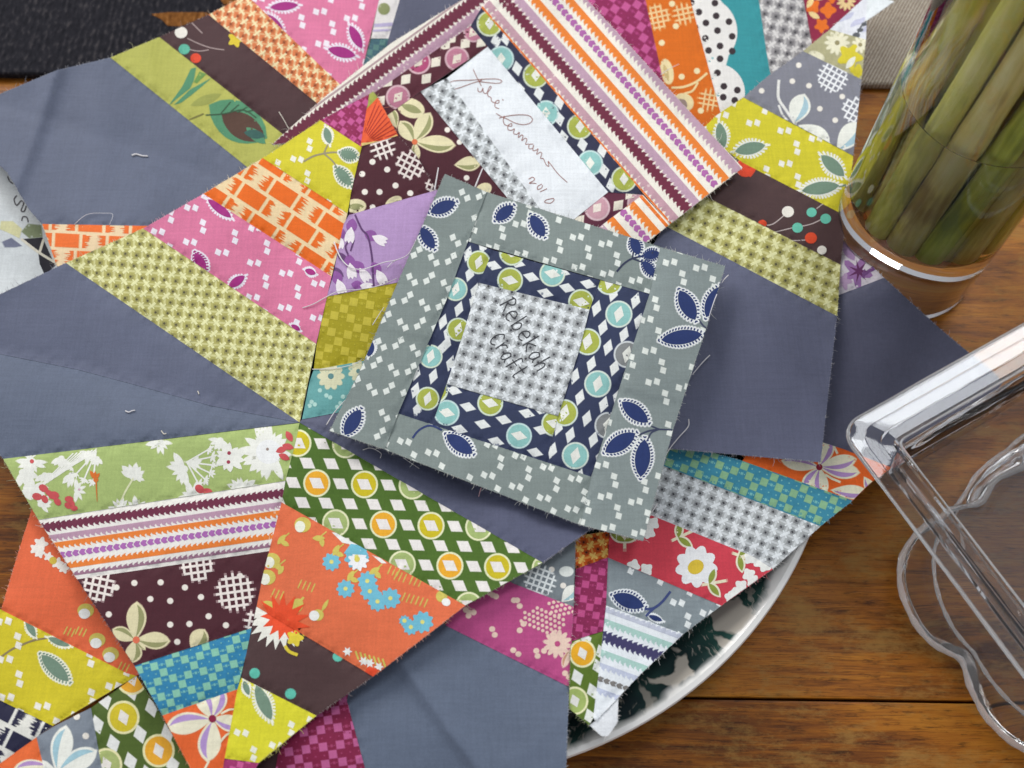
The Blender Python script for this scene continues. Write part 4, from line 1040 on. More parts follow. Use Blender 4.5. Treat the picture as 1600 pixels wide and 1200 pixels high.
# ================================================================ bottom middle wedge
U4 = Block("quilt wedge with rose pink flowered strip and wide slate end at the bottom middle", 41.2, gx=0.9, gy=-0.1, amp=0.7, seed=51)
s = U4.strip([(780,800),(900,815),(896,948),(800,911),(760,880)], (122,130,134), "grey strip with white dots and net spots")
netting(s,844,908,22,20,(226,230,228),9); dots(s,[(880,915),(862,890),(835,880),(870,860)],4.4,WHITE); petal(s,878,940,34,22,-45,(232,232,222),(160,196,200)); s.ell(885,893,11,8,0,(226,230,222),1)
s = U4.strip([(760,880),(800,911),(896,948),(889,1073),(696,977)], (184,76,130), "rose pink strip with cream flowers and dots")
CR=(232,202,184)
for x,y in ((775,932),(733,957),(769,983),(773,992),(808,938),(812,947),(803,938),(812,985),(818,975),(840,1025),(850,1017),(838,1017),(810,1022),(802,1016),(889,1058),(883,1052),(770,930),(765,926),(728,953),(732,962),(740,957)): s.ell(x,y,4.4,4.2,0,CR,1)
R_=random.Random(2)
for i in range(9):
    for j in range(5):
        u,v=rot(i*7.4+(j%2)*3.7,j*7.2,24); x,y=826+u,944+v
        if (i+j)>1: s.ell(x,y,2.5,None,0,CR,1,8)
for i in range(6):
    for j in range(4):
        u,v=rot(i*7.4+(j%2)*3.7,j*7.2,-14); s.ell(858+u,943+v,2.5,None,0,CR,1,8)
daisy(s,871,1006,22,12,10,CR,(188,76,126),.2,.36); petal(s,890,1015,30,12,110,CR,(200,150,120))
s = U4.strip([(560,1000),(660,940),(696,977),(889,1073),(887,1130),(883,1240),(582,1240),(570,1200),(542,1095)], (96,106,124), "plain slate grey wide end", name="fabric_patch")
s = U4.strip([(560,1000),(542,1095),(570,1200),(582,1240),(425,1240),(434,1180),(480,1090)], (128,30,66), "magenta checked strip"); check(s,(440,1190),-8,13.5,(186,92,140),(160,60,100))
s = U4.strip([(480,1090),(434,1180),(425,1240),(360,1240),(380,1180)], (58,34,36), "dark maroon strip standing in for shadow")  # shadow painted as a strip of dark colour
U4.crease([(600,1000),(650,1068),(700,1140),(760,1215)],1.2,12,-2.4,20); U4.roof([(600,1000),(650,1068),(700,1140),(770,1240)],3.8,65); U4.bump(830,1150,110,0.8)

# ================================================================ bottom left wedges
U5 = Block("wedge pair at the bottom left corner with coral, yellow and green dotted strips", 37, gx=0.6, gy=0.5, amp=0.7, seed=61)
s = U5.strip([(50,795),(110,830),(200,960),(235,1040),(213,1056),(198,1052),(2,953),(18,898)], (224,104,64), "coral strip with pale buds")
for x,y in ((134,954),(152,1000),(173,1022)): s.ell(x,y,13,11,0,(204,188,92),2); s.ell(x-2,y+5,9,8,0,(240,232,226),3)
for gx,gy,n in ((100,990,3),(118,990,3),(185,1045,3)):
    for k in range(n): s.line([(gx+6*k,gy+2*k),(gx+5+6*k,gy-10+2*k)],1.8,(206,190,92),1)
for x,y,r in ((64,850,12),(56,858,10),(76,870,8),(90,880,10),(100,888,9),(62,864,9)): s.clover(x,y,r,5,0,(240,226,216),2,.2)
s.ell(83,876,6,None,0,(206,180,70),3)
s = U5.strip([(-50,925),(2,953),(198,1052),(213,1056),(82,1134),(-50,1070)], (208,192,40), "yellow strip with grey-green leaves")
squares(s,(8,1030),14,(242,228,214),11,52,[(85,1042,40),(48,985,24)]); picot_leaf(s,86,1044,66,26,44,SAGE,(238,232,210)); picot_leaf(s,48,982,34,14,60,SAGE,(238,232,210),False); picot_leaf(s,92,1003,40,14,20,SAGE,(238,232,210),False)
s.line(smooth([(0,1028),(18,1015),(38,1006),(55,1000),(75,997)]),2.8,(140,124,86),1)
s = U5.strip([(-50,1070),(82,1134),(0,1193),(-50,1220)], (222,220,210), "navy and cream brick printed strip"); bricks(s,(-10,1086),27,46,36,(34,34,60))
s = U5.strip([(82,1136),(142,1106),(166,1240),(78,1240),(57,1152)], (124,132,142), "grey strip with pale blue petals")
for L,W,a in ((74,34,-78),(72,34,-28),(40,20,-160)): petal(s,88,1206,L,W,a,(236,236,222),(160,196,206),-1)
dots(s,[(134,1150),(120,1120)],5,WHITE)
s = U5.strip([(142,1106),(213,1056),(235,1090),(300,1200),(315,1240),(166,1240)], (78,98,38), "green strip with ringed discs and white lozenges")
for x,y,f in ((193,1121,(206,186,42)),(248,1173,(226,164,44)),(206,1060,(226,164,44)),(166,1195,(166,178,110))): s.ell(x,y,25,26,0,(228,222,170),1,26); s.ell(x,y,21.5,22.5,0,f,2,24); s.dia(x,y,18,27,-20,(228,222,212),3)
for x,y in ((206,1080),(164,1094),(237,1106),(219,1147),(177,1162),(204,1190),(270,1195),(262,1145),(152,1132),(230,1210)): s.dia(x,y,21,31,-16,(226,226,220),1)
s = U5.strip([(-50,1220),(0,1193),(57,1152),(78,1240),(-50,1250)], (226,104,50), "orange strip with lavender petals"); petal(s,78,1196,56,24,175,(236,226,200),(178,142,194))
U5.bump(60,900,60,1.2)

# ================================================================ top left wedges
U0 = Block("quilt block at the back left with broad grey end, olive leaf strip and pink strip", 40.6, gx=0.7, gy=-0.3, amp=1.1, seed=71)
s = U0.strip([(-70,200),(-30,165),(0,147),(88,110),(173,90),(300,190),(400,272),(330,353),(222,353),(66,350),(46,328),(12,270),(-10,250)], (98,104,122), "plain dark grey wide end", name="fabric_patch")
s = U0.strip([(173,90),(249,58),(450,216),(400,272)], (176,176,86), "olive strip with green leaves")
lg=(80,138,102)
s.add([(264,164),(285,135),(298,108),(306,106),(303,125),(297,138)],lg,1); s.add([(297,140),(330,122),(318,133),(300,148),(284,160),(272,164)],lg,1); s.add([(303,128),(312,112),(322,116),(308,130)],(100,140,70),1)
s.lens(322,156,50,14,-20,(150,154,76),1)
s.lens(372,190,104,62,30,lg,1,.7); s.lens(380,198,78,40,30,(84,58,46),2,.7); s.lens(398,210,34,14,10,(52,92,84),3); s.line(smooth([(322,180),(350,178),(380,172),(400,184)]),2,(54,84,60),4)
for k in range(4): s.line([(345+13*k,178-k),(360+13*k,160+4*k)],1.8,(54,84,60),4)
s.line([(296,187),(318,178)],2.6,(120,116,60),2); s.lens(400,212,40,16,40,lg,2)
s = U0.strip([(249,58),(326,23),(500,165),(450,216)], (72,46,48), "brown strip with coloured berries on curved stalks")
for pts in (((293,60),(310,68),(330,75),(350,78)),((295,77),(310,80),(326,78)),((300,36),(308,44),(316,52))): s.line(smooth(pts),1.5,(170,150,146),1)
for x,y,r,c_ in ((283,51,10,WHITE),(288,77,9,(92,176,150)),(306,91,8.5,(220,70,40))): s.ell(x,y,r,r*.9,0,c_,2,16)
s.clover(368,62,13,5,0,(214,190,50),2,.2); s.lens(422,205,34,12,30,lg,2); s.line(smooth([(395,190),(405,205),(425,215)]),4,lg,2)
s = U0.strip([(326,23),(385,-8),(532,133),(500,165)], (226,196,140), "orange and cream ring-lattice strip"); lattice(s,(340,20),(16,2.5),(4,15.5),(212,120,70),(120,60,30),(200,150,90),(236,214,166))
s = U0.strip([(385,-8),(420,-40),(602,-40),(592,0),(566,108),(532,133)], PINK, "pink strip with white squares and magenta leaves")
squares(s,(452,8),12,(240,222,228),9.5,44,[(445,12,34),(432,42,30),(555,58,26),(533,82,30)])
for a in ((444,10,50,18,-5),(430,38,48,19,48),(556,58,46,20,62),(534,82,50,22,14)): picot_leaf(s,*a,MAG,(242,224,232),False)
s = U0.strip([(592,0),(602,-40),(636,-40),(607,60),(580,60)], (216,210,206), "cream printed sliver"); s.ell(600,14,9,9,0,(130,136,90),1); s.line([(585,40),(612,38)],5,(170,160,190),1); s.line([(583,48),(608,47)],3,(176,166,196),1)
s = U0.strip([(580,60),(607,60),(598,108),(566,108)], (62,96,106), "teal printed sliver"); check(s,(580,64),8,9,(84,122,116),(76,110,114))
s = U0.strip([(607,60),(636,-40),(800,-40),(640,110),(598,108)], (84,86,104), "plain dark grey end", name="fabric_patch")
s = U0.strip([(66,350),(222,353),(300,353),(120,425),(89,416)], (226,200,160), "orange and cream brick printed strip"); bricks(s,(40,336),3,42,26,(226,106,40))
U0.crease([(88,110),(62,190),(40,250),(18,300)],1.8,15,2.0,26); U0.crease([(-20,172),(60,192),(140,222),(230,250),(370,305)],0.7,9,1.4,16); U0.crease([(150,120),(160,240),(130,340)],0.9,30); U0.roof([(90,108),(62,190),(40,250),(15,310)],2.4,45); U0.roof([(-20,170),(60,192),(140,222),(230,250),(385,310)],-2.8,55); U0.crease([(230,60),(236,100),(240,140)],0.5,8); U0.bump(222,353,70,1.2)

# ================================================================ top right wedges
U7 = Block("fan of magenta, orange, dotted white and teal strips at the back right, under striped block", 31, gx=-0.3, gy=-0.3, amp=0.7, seed=81)
s = U7.strip([(880,-40),(1000,-40),(1034,116),(1052,200),(960,160)], (140,36,84), "magenta checked strip"); check(s,(940,0),34,12.5,(192,84,140),(170,60,116))
s = U7.strip([(1000,-40),(1068,-40),(1130,192),(1150,260),(1064,250),(1034,116)], (212,104,16), "orange strip with cream dots, stalks and net spots")
netting(s,1027,27,17,-12,(236,196,140),8); netting(s,1068,22,14,-12,(236,196,140),8); netting(s,1108,156,14,10,(236,196,140),7.5); dots(s,[(1056,41),(1034,67),(1089,111),(1065,120),(1095,173),(1050,6)],4.6,(236,216,170))
s.ell(1042,112,10,20,-12,(228,210,160),1); s.lens(1041,114,28,7,75,(200,176,120),2); s.ell(1068,160,16,14,20,(228,210,160),1); s.lens(1066,162,20,14,40,(150,130,120),2)
s.line(smooth([(1050,137),(1068,136),(1088,128),(1104,115)]),3.4,(232,206,150),1); s.line(smooth([(1070,146),(1082,142),(1090,130)]),3,(232,206,150),1)
s = U7.strip([(1068,-40),(1180,-40),(1198,82),(1210,150),(1150,260),(1130,192)], (52,144,150), "teal strip with white scallops covered in black dots")
for cx,cy,r in ((1096,50,56),(1118,145,46),(1070,-30,40)):
    s.ell(cx,cy,r,None,0,(226,222,216),1,40)
s.add([(1070,-20),(1110,-20),(1140,20),(1140,80),(1132,110),(1120,120),(1100,100)],(226,222,216),1)
for x,y in ((1080,4),(1117,5),(1092,19),(1119,25),(1139,34),(1103,36),(1121,48),(1144,57),(1102,60),(1125,72),(1107,79),(1144,80),(1125,92),(1121,114),(1131,135),(1152,141),(1130,152),(1148,157),(1086,43),(1108,130)): s.ell(x,y,5.4,None,-10,(54,42,46),2,12)
s = U7.strip([(1180,-40),(1248,-40),(1268,66),(1270,110),(1210,150),(1198,82)], (192,186,180), "pale grey ring-lattice strip"); lattice(s,(1200,4),(18,4),(-6,17),(146,142,142),(58,56,60),(160,156,156),(214,210,206))
s = U7.strip([(1248,-40),(1372,-40),(1352,40),(1270,110),(1268,66)], (138,34,64), "magenta and orange floral strip")
s.clover(1294,16,13,4,0,(224,110,30),1); s.clover(1284,40,12,5,20,(224,110,30),1); s.clover(1270,10,12,4,50,(224,110,30),1); s.clover(1300,-4,10,4,0,(224,110,30),1)
for x,y,a in ((1266,4,-60),(1272,24,30),(1278,-4,10)): s.lens(x,y,20,9,a,(228,200,140),2)
daisy(s,1322,2,15,11,0,(226,196,140),(150,60,70),.2,.34,2)

# ================================================================ white printed cloth at the left edge
U8 = Block("white cotton cloth with black lettering at the left edge between two grey wedge ends", 30, gx=1.0, gy=0.2, amp=1.4, seed=91, name="white_cloth", cat="cloth")
s = U8.strip([(-90,190),(60,230),(240,360),(160,470),(60,520),(-90,540)], (206,210,210), None, name="fabric_patch")
INK2=(74,70,74)
for P in ([(12,276),(15,283),(20,287)],[(26,306),(22,312),(26,321),(33,314),(37,318),(33,329),(38,330),(41,322)],[(34,345),(36,339),(42,340),(44,347)]): s.line(smooth(P,4),2.0,INK2,2)
s.add([(2,346),(20,346),(34,358),(30,372),(14,364),(0,358)],(212,208,160),1); s.add([(34,362),(44,350),(64,352),(66,370),(46,372)],(124,134,100),1)
s.add([(36,374),(66,371),(86,415),(70,430),(62,412),(60,396)],(30,28,38),1); s.add([(4,378),(18,372),(34,384),(24,386),(8,386)],(112,116,136),1)
s.line(smooth([(34,374),(60,394),(86,410)]),4,(214,208,190),3); s.line([(62,395),(68,375)],4,(214,208,190),3)
U8.crease([(-40,300),(40,350),(90,430)],1.2,22)

BLOCKS = [U1, U9, U6, U2, U3, U4, U5, U0, U7, U8]
for B in BLOCKS: B.build()
# ================================================================ platter
def lathe(name, prof, seg, mat, parent, closed=True):
    v, f = [], []; n = len(prof)
    for i in range(seg):
        a = 2*math.pi*i/seg
        for r, z in prof: v.append((r*math.cos(a), r*math.sin(a), z))
    for i in range(seg):
        i2 = (i+1) % seg
        for k in range(n if closed else n-1):
            k2 = (k+1) % n
            f.append((i*n+k, i2*n+k, i2*n+k2, i*n+k2))
    me = bpy.data.meshes.new(name); me.from_pydata(v, [], f)
    bm = bmesh.new(); bm.from_mesh(me)
    bmesh.ops.remove_doubles(bm, verts=bm.verts[:], dist=1e-6); bmesh.ops.dissolve_degenerate(bm, edges=bm.edges[:], dist=1e-7)
    bmesh.ops.recalc_face_normals(bm, faces=bm.faces[:]); bm.to_mesh(me); bm.free()
    me.polygons.foreach_set("use_smooth", [True]*len(me.polygons))
    me.materials.append(mat); me.set_sharp_from_angle(angle=math.radians(32))
    o = bpy.data.objects.new(name, me); COL.objects.link(o); o.parent = parent
    return o
def make_china():
    m, nt, b = mat_new("transfer_printed_china"); L = nt.links
    tc = node(nt, "ShaderNodeTexCoord")
    sep = node(nt, "ShaderNodeSeparateXYZ"); L.new(tc.outputs["Object"], sep.inputs[0])
    p2 = node(nt, "ShaderNodeCombineXYZ"); L.new(sep.outputs[0], p2.inputs[0]); L.new(sep.outputs[1], p2.inputs[1])
    ln = node(nt, "ShaderNodeVectorMath", operation='LENGTH'); L.new(p2.outputs[0], ln.inputs[0])
    wob = node(nt, "ShaderNodeTexNoise"); wob.inputs["Scale"].default_value = 34; wob.inputs["Detail"].default_value = 3; L.new(p2.outputs[0], wob.inputs["Vector"])
    rad = node(nt, "ShaderNodeMath", operation='MULTIPLY_ADD'); rad.inputs[1].default_value = 0.020; L.new(wob.outputs["Fac"], rad.inputs[0]); L.new(ln.outputs["Value"], rad.inputs[2])
    inner = ramp(nt, [(0.2085, (1, 1, 1)), (0.2092, (0, 0, 0))]); L.new(rad.outputs[0], inner.inputs[0])
    # leaf shapes: distorted cells, with pale blades and veins between them
    dn = node(nt, "ShaderNodeTexNoise"); dn.inputs["Scale"].default_value = 28; dn.inputs["Detail"].default_value = 4; L.new(p2.outputs[0], dn.inputs["Vector"])
    ds = node(nt, "ShaderNodeVectorMath", operation='SCALE'); ds.inputs["Scale"].default_value = 0.045; L.new(dn.outputs["Color"], ds.inputs[0])
    da = node(nt, "ShaderNodeVectorMath", operation='ADD'); L.new(p2.outputs[0], da.inputs[0]); L.new(ds.outputs[0], da.inputs[1])
    mp = node(nt, "ShaderNodeMapping"); mp.inputs["Rotation"].default_value = (0, 0, -1.0); mp.inputs["Scale"].default_value = (1.0, 0.34, 1); L.new(da.outputs[0], mp.inputs["Vector"])
    vo = node(nt, "ShaderNodeTexVoronoi", feature='DISTANCE_TO_EDGE'); vo.inputs["Scale"].default_value = 78; L.new(mp.outputs[0], vo.inputs["Vector"])
    vc = node(nt, "ShaderNodeTexVoronoi"); vc.inputs["Scale"].default_value = 78; L.new(mp.outputs[0], vc.inputs["Vector"])
    sc = node(nt, "ShaderNodeSeparateColor"); L.new(vc.outputs["Color"], sc.inputs[0])
    pale = ramp(nt, [(0.70, (0, 0, 0)), (0.74, (1, 1, 1))]); L.new(sc.outputs[0], pale.inputs[0])
    core = ramp(nt, [(0.09, (0, 0, 0)), (0.15, (1, 1, 1))]); L.new(vo.outputs["Distance"], core.inputs[0])
    lf = node(nt, "ShaderNodeMath", operation='MULTIPLY'); L.new(pale.outputs[0], lf.inputs[0]); L.new(core.outputs[0], lf.inputs[1])
    fn = node(nt, "ShaderNodeTexNoise"); fn.inputs["Scale"].default_value = 190; fn.inputs["Detail"].default_value = 4; fn.inputs["Distortion"].default_value = 1.5; L.new(mp.outputs[0], fn.inputs["Vector"])
    fr = ramp(nt, [(0.58, (0, 0, 0)), (0.68, (0.6, 0.6, 0.6))]); L.new(fn.outputs["Fac"], fr.inputs[0])
    mx = node(nt, "ShaderNodeMath", operation='MAXIMUM'); L.new(lf.outputs[0], mx.inputs[0]); L.new(fr.outputs[0], mx.inputs[1])
    gn = ramp(nt, [(0.35, (0.016, 0.026, 0.030)), (0.65, (0.030, 0.085, 0.070))]); L.new(dn.outputs["Fac"], gn.inputs[0])
    cm = node(nt, "ShaderNodeMix", data_type='RGBA'); L.new(mx.outputs[0], cm.inputs[0]); L.new(gn.outputs[0], cm.inputs[6]); cm.inputs[7].default_value = (0.52, 0.47, 0.40, 1)
    c2 = node(nt, "ShaderNodeMix", data_type='RGBA'); L.new(inner.outputs[0], c2.inputs[0]); c2.inputs[6].default_value = (0.83, 0.81, 0.77, 1); L.new(cm.outputs[2], c2.inputs[7])
    L.new(c2.outputs[2], b.inputs["Base Color"]); b.inputs["Roughness"].default_value = 0.14
    b.inputs["Coat Weight"].default_value = 0.4; b.inputs["Coat Roughness"].default_value = 0.08
    return m
CHINA = make_china()
PLC = (-0.0372, -0.0046)
platter = thing("platter", "large round white platter printed with dark green leaves, carrying the pile of quilt blocks", "platter", loc=(PLC[0], PLC[1], 0.0005))
lathe("dish_body", [(0, .0035), (.118, .0035), (.122, .0), (.127, .0), (.131, .0045), (.165, .0095), (.188, .0185), (.1985, .0255), (.2020, .0278), (.2030, .0292), (.2024, .0306), (.2000, .0308), (.1975, .0295), (.192, .0250), (.186, .0210), (.172, .0150), (.150, .0110), (.120, .0085), (0, .0085)], 160, CHINA, platter, closed=False)

# ================================================================ glass things
def make_glass(name, tint=(1, 1, 1), ior=1.46, rough=0.0):
    m, nt, b = mat_new(name)
    tc = node(nt, "ShaderNodeTexCoord"); n = node(nt, "ShaderNodeTexNoise"); n.inputs["Scale"].default_value = 22; n.inputs["Detail"].default_value = 2
    nt.links.new(tc.outputs["Object"], n.inputs["Vector"])
    bp = node(nt, "ShaderNodeBump"); bp.inputs["Strength"].default_value = 0.12; bp.inputs["Distance"].default_value = 0.002
    nt.links.new(n.outputs["Fac"], bp.inputs["Height"]); nt.links.new(bp.outputs[0], b.inputs["Normal"])
    b.inputs["Base Color"].default_value = (*tint, 1); b.inputs["Transmission Weight"].default_value = 1.0
    b.inputs["IOR"].default_value = ior; b.inputs["Roughness"].default_value = rough
    return m
GLASS = make_glass("clear_glass", (1, 1, 1)); WATER = make_glass("water", (0.985, 0.985, 0.95), 1.333); ACRYL = make_glass("clear_pressed_glass", (0.985, 0.985, 0.985), 1.46)
VC = (0.2219, 0.0808); VR = 0.0435                    # vase axis and outer radius
ZF, ZW = 0.0575, 0.1425                               # inner floor and water level
vase = thing("glass_vase", "clear glass cylinder vase of stems and water at the upper right", "vase", loc=(VC[0], VC[1], 0.0005))
lathe("vase_body", [(0, -.0008), (VR-.0110, -.0008), (VR-.0100, .0012), (VR-.0026, .0012), (VR-.0016, -.0002), (VR-.0003, .0012), (VR, .0035), (VR, .150), (VR, .285), (VR-.0007, .2862), (VR-.0018, .285), (VR-.0021, .28), (VR-.0021, .150), (VR-.0021, ZF+.0022), (VR-.0025, ZF+.0008), (VR-.0036, ZF), (0, ZF)], 128, GLASS, vase, closed=False)
water = thing("vase_water", "water half filling the glass vase round the stems", "water", loc=(VC[0], VC[1], 0.0005))
lathe("water_body", [(0, ZF-.0001), (VR-.0035, ZF-.0001), (VR-.0023, ZF+.0007), (VR-.0019, ZF+.0022), (VR-.0019, ZW+.0015), (VR-.0025, ZW+.0006), (VR-.005, ZW), (0, ZW)], 128, WATER, water, closed=False)
def make_stem(name, c0, c1, c2):
    m, nt, b = mat_new(name); L = nt.links
    tc = node(nt, "ShaderNodeTexCoord"); mp = node(nt, "ShaderNodeMapping"); mp.inputs["Scale"].default_value = (1, 1, 0.10); L.new(tc.outputs["Object"], mp.inputs[0])
    n = node(nt, "ShaderNodeTexNoise"); n.inputs["Scale"].default_value = 260; n.inputs["Detail"].default_value = 5; L.new(mp.outputs[0], n.inputs[0])
    n2 = node(nt, "ShaderNodeTexNoise"); n2.inputs["Scale"].default_value = 24; n2.inputs["Detail"].default_value = 4; L.new(tc.outputs["Object"], n2.inputs[0])
    ad = node(nt, "ShaderNodeMath", operation='MULTIPLY_ADD'); ad.inputs[1].default_value = 0.45; L.new(n.outputs["Fac"], ad.inputs[0])
    h = node(nt, "ShaderNodeMath", operation='MULTIPLY'); h.inputs[1].default_value = 0.55; L.new(n2.outputs["Fac"], h.inputs[0]); L.new(h.outputs[0], ad.inputs[2])
    r = ramp(nt, [(0.36, c0), (0.50, c1), (0.64, c2)]); L.new(ad.outputs[0], r.inputs[0]); L.new(r.outputs[0], b.inputs["Base Color"])
    b.inputs["Roughness"].default_value = 0.45
    b.inputs["Subsurface Weight"].default_value = 0.55; b.inputs["Subsurface Scale"].default_value = 0.008; b.inputs["Subsurface Radius"].default_value = (0.8, 1.0, 0.3)
    bp = node(nt, "ShaderNodeBump"); bp.inputs["Strength"].default_value = 0.4; bp.inputs["Distance"].default_value = 0.0008; L.new(n.outputs["Fac"], bp.inputs["Height"]); L.new(bp.outputs[0], b.inputs["Normal"])
    return m
STG = make_stem("green_stem", (0.30, 0.36, 0.03), (0.60, 0.68, 0.09), (0.80, 0.84, 0.24)); STY = make_stem("yellow_green_stem", (0.42, 0.40, 0.05), (0.74, 0.70, 0.15), (0.86, 0.80, 0.30)); STB = make_stem("browned_stem", (0.44, 0.30, 0.06), (0.80, 0.68, 0.22), (0.90, 0.82, 0.40))
def tube(name, pts, rad, mat, parent=None, n=10, cap=True):
    """round tube through 3-D points with a radius at each"""
    P = [np.array(p, float) for p in pts]; v, f = [], []
    T = [P[min(i+1, len(P)-1)]-P[max(i-1, 0)] for i in range(len(P))]
    ref = np.array((0, 0, 1.0)) if abs(T[0][2]) < 0.8*np.linalg.norm(T[0]) else np.array((1.0, 0, 0))
    for p, t, r in zip(P, T, rad):
        t = t/max(1e-12, np.linalg.norm(t)); a = np.cross(t, ref); a /= np.linalg.norm(a); b = np.cross(t, a)
        for k in range(n):
            w = 2*math.pi*k/n; v.append(p+r*(a*math.cos(w)+b*math.sin(w)))
    for i in range(len(P)-1):
        for k in range(n): f.append((i*n+k, i*n+(k+1) % n, (i+1)*n+(k+1) % n, (i+1)*n+k))
    if cap: f.append(tuple(range(n-1, -1, -1))); f.append(tuple(range((len(P)-1)*n, len(P)*n)))
    me = bpy.data.meshes.new(name); me.from_pydata([tuple(q) for q in v], [], f)
    bm = bmesh.new(); bm.from_mesh(me); bmesh.ops.recalc_face_normals(bm, faces=bm.faces[:]); bm.to_mesh(me); bm.free()
    me.polygons.foreach_set("use_smooth", [len(p.vertices) == 4 for p in me.polygons])
    me.materials.append(mat); o = bpy.data.objects.new(name, me); COL.objects.link(o)
    if parent is not None:
        o.parent = parent; o.matrix_parent_inverse = Matrix.Translation(-Vector(parent.location))
    return o
TA = math.radians(33.6)                               # the bunch is laid out in rows across the line of sight
RV = np.array((math.cos(TA), -math.sin(TA))); DV = np.array((math.sin(TA), math.cos(TA)))
KIND = {'g': ("green", STG), 'y': ("yellow green", STY), 'b': ("browned", STB)}
ROWS = [("front", -.0285, [(-.0135, 'y', .0062), (-.0005, 'b', .0072), (.0130, 'g', .0062)]),
        ("second", -.0175, [(-.0265, 'y', .0066), (-.0130, 'b', .0074), (.0015, 'g', .0068), (.0140, 'y', .0064), (.0265, 'b', .0062)]),
        ("third", -.0055, [(-.0315, 'g', .0060), (-.0195, 'y', .0068), (-.0060, 'b', .0074), (.0080, 'g', .0070), (.0210, 'y', .0068), (.0318, 'g', .0058)]),
        ("", .0065, [(-.0300, 'y', .0062), (-.0165, 'g', .0072), (-.0020, 'y', .0072), (.0125, 'b', .0072), (.0265, 'g', .0066)]),
        ("", .0185, [(-.0245, 'g', .0066), (-.0105, 'b', .0072), (.0040, 'g', .0070), (.0185, 'y', .0070)]),
        ("", .0290, [(-.0120, 'y', .0064), (.0015, 'g', .0066), (.0145, 'b', .0062)])]
ORD = ["leftmost", "second from left", "third from left", "fourth from left", "fifth from left", "rightmost"]
for ir, (rname, w, row) in enumerate(ROWS):
    bname = ("", "", "", "fourth", "fifth", "rearmost")[ir]
    for i, (u, kd, r) in enumerate(row):
        cname, mt = KIND[kd]
        o_ = "rightmost" if i == len(row)-1 else ORD[i]
        lab = f"{cname} flower stem, {o_} in the {rname} row inside the vase" if rname else f"{cname} flower stem, {o_} in the {bname} row inside the vase"
        u *= 1.06; w *= 1.06; r *= 1.04; foot = RV*u+DV*w; lean = RV*(.0035+u*.05+random.uniform(-.006, .006))+DV*(.006-w*.04+random.uniform(-.003, .003))
        top = foot+lean; rl = np.linalg.norm(top)
        if rl > .0395-r: top *= (.0395-r)/rl
        fl = np.linalg.norm(foot)
        if fl > .0398-r: foot = foot*(.0398-r)/fl
        st = thing("flower_stem", lab, "stem", loc=(VC[0]+foot[0], VC[1]+foot[1], ZF+.0015), group="stems in the vase")
        pts, rad = [], []
        bx, by = random.uniform(-.0012, .0012), random.uniform(-.0012, .0012); nd = random.choice((4, 5, 9, 10))
        for k in range(15):
            t = k/14; z = ZF+.0018+.235*t
            pts.append((VC[0]+foot[0]+(top[0]-foot[0])*t+bx*math.sin(math.pi*t), VC[1]+foot[1]+(top[1]-foot[1])*t+by*math.sin(math.pi*t), z))
            rad.append(r*(1.02-.12*t+(0.09 if k == nd else 0)+random.uniform(-.025, .025)))
        tube("stalk", pts, rad, mt, st, 14)

# square dish
DZ = 0.058
c0 = un(1314, 664, DZ); c1 = un(1600, 503, DZ)
ud = (c1-c0)[:2]; ud /= np.linalg.norm(ud); vd = np.array((ud[1], -ud[0]))
def rsquare(inset, size, rad, n=6):
    a, b = inset, size-inset; r = max(0.002, rad-inset*0.35); P = []
    for cx, cy, t0 in ((b-r, b-r, 0), (a+r, b-r, 90), (a+r, a+r, 180), (b-r, a+r, 270)):
        for k in range(n+1):
            t = math.radians(t0+90*k/n); P.append((cx+r*math.cos(t), cy+r*math.sin(t)))
    # a few points along the sides
    out = []
    for i in range(len(P)):
        x0, y0 = P[i]; x1, y1 = P[(i+1) % len(P)]
        m_ = 8 if math.hypot(x1-x0, y1-y0) > 0.03 else 1
        for k in range(m_): out.append((x0+(x1-x0)*k/m_, y0+(y1-y0)*k/m_))
    return out
dish = thing("glass_dish", "square clear glass dish with a thick shiny rim at the right edge", "glass dish", loc=(c0[0]+ud[0]*.09+vd[0]*.09, c0[1]+ud[1]*.09+vd[1]*.09, .016))
dprof = [(.029, .0165), (.026, .0172), (.0232, .020), (.0195, .0500), (.0175, .0520), (.0010, .0520), (0, .0530), (.0008, .0546), (.0062, .0546), (.0065, .0549), (.0122, .0549), (.0125, .0553), (.0182, .0553), (.0195, .0550), (.0205, .0540), (.0218, .0515), (.0255, .0230), (.0280, .0205), (.0320, .0195)]
rings = []
for ins, z in dprof:
    rings.append([(c0[0]+ud[0]*x+vd[0]*y, c0[1]+ud[1]*x+vd[1]*y, z+0.00035*math.sin(x*170+y*90)) for x, y in rsquare(ins, .185, .011)])
nr = len(rings[0]); v = [p for rg in rings for p in rg]; f = []
for k in range(len(rings)-1):
    for i in range(nr): f.append((k*nr+i, k*nr+(i+1) % nr, (k+1)*nr+(i+1) % nr, (k+1)*nr+i))
f.append(tuple(range(nr-1, -1, -1))); f.append(tuple(range((len(rings)-1)*nr, len(rings)*nr)))
o = pydata("dish_body", v, f, ACRYL, dish)
bm = bmesh.new(); bm.from_mesh(o.data); bmesh.ops.recalc_face_normals(bm, faces=bm.faces[:]); bm.to_mesh(o.data); bm.free()
o.data.set_sharp_from_angle(angle=math.radians(24))

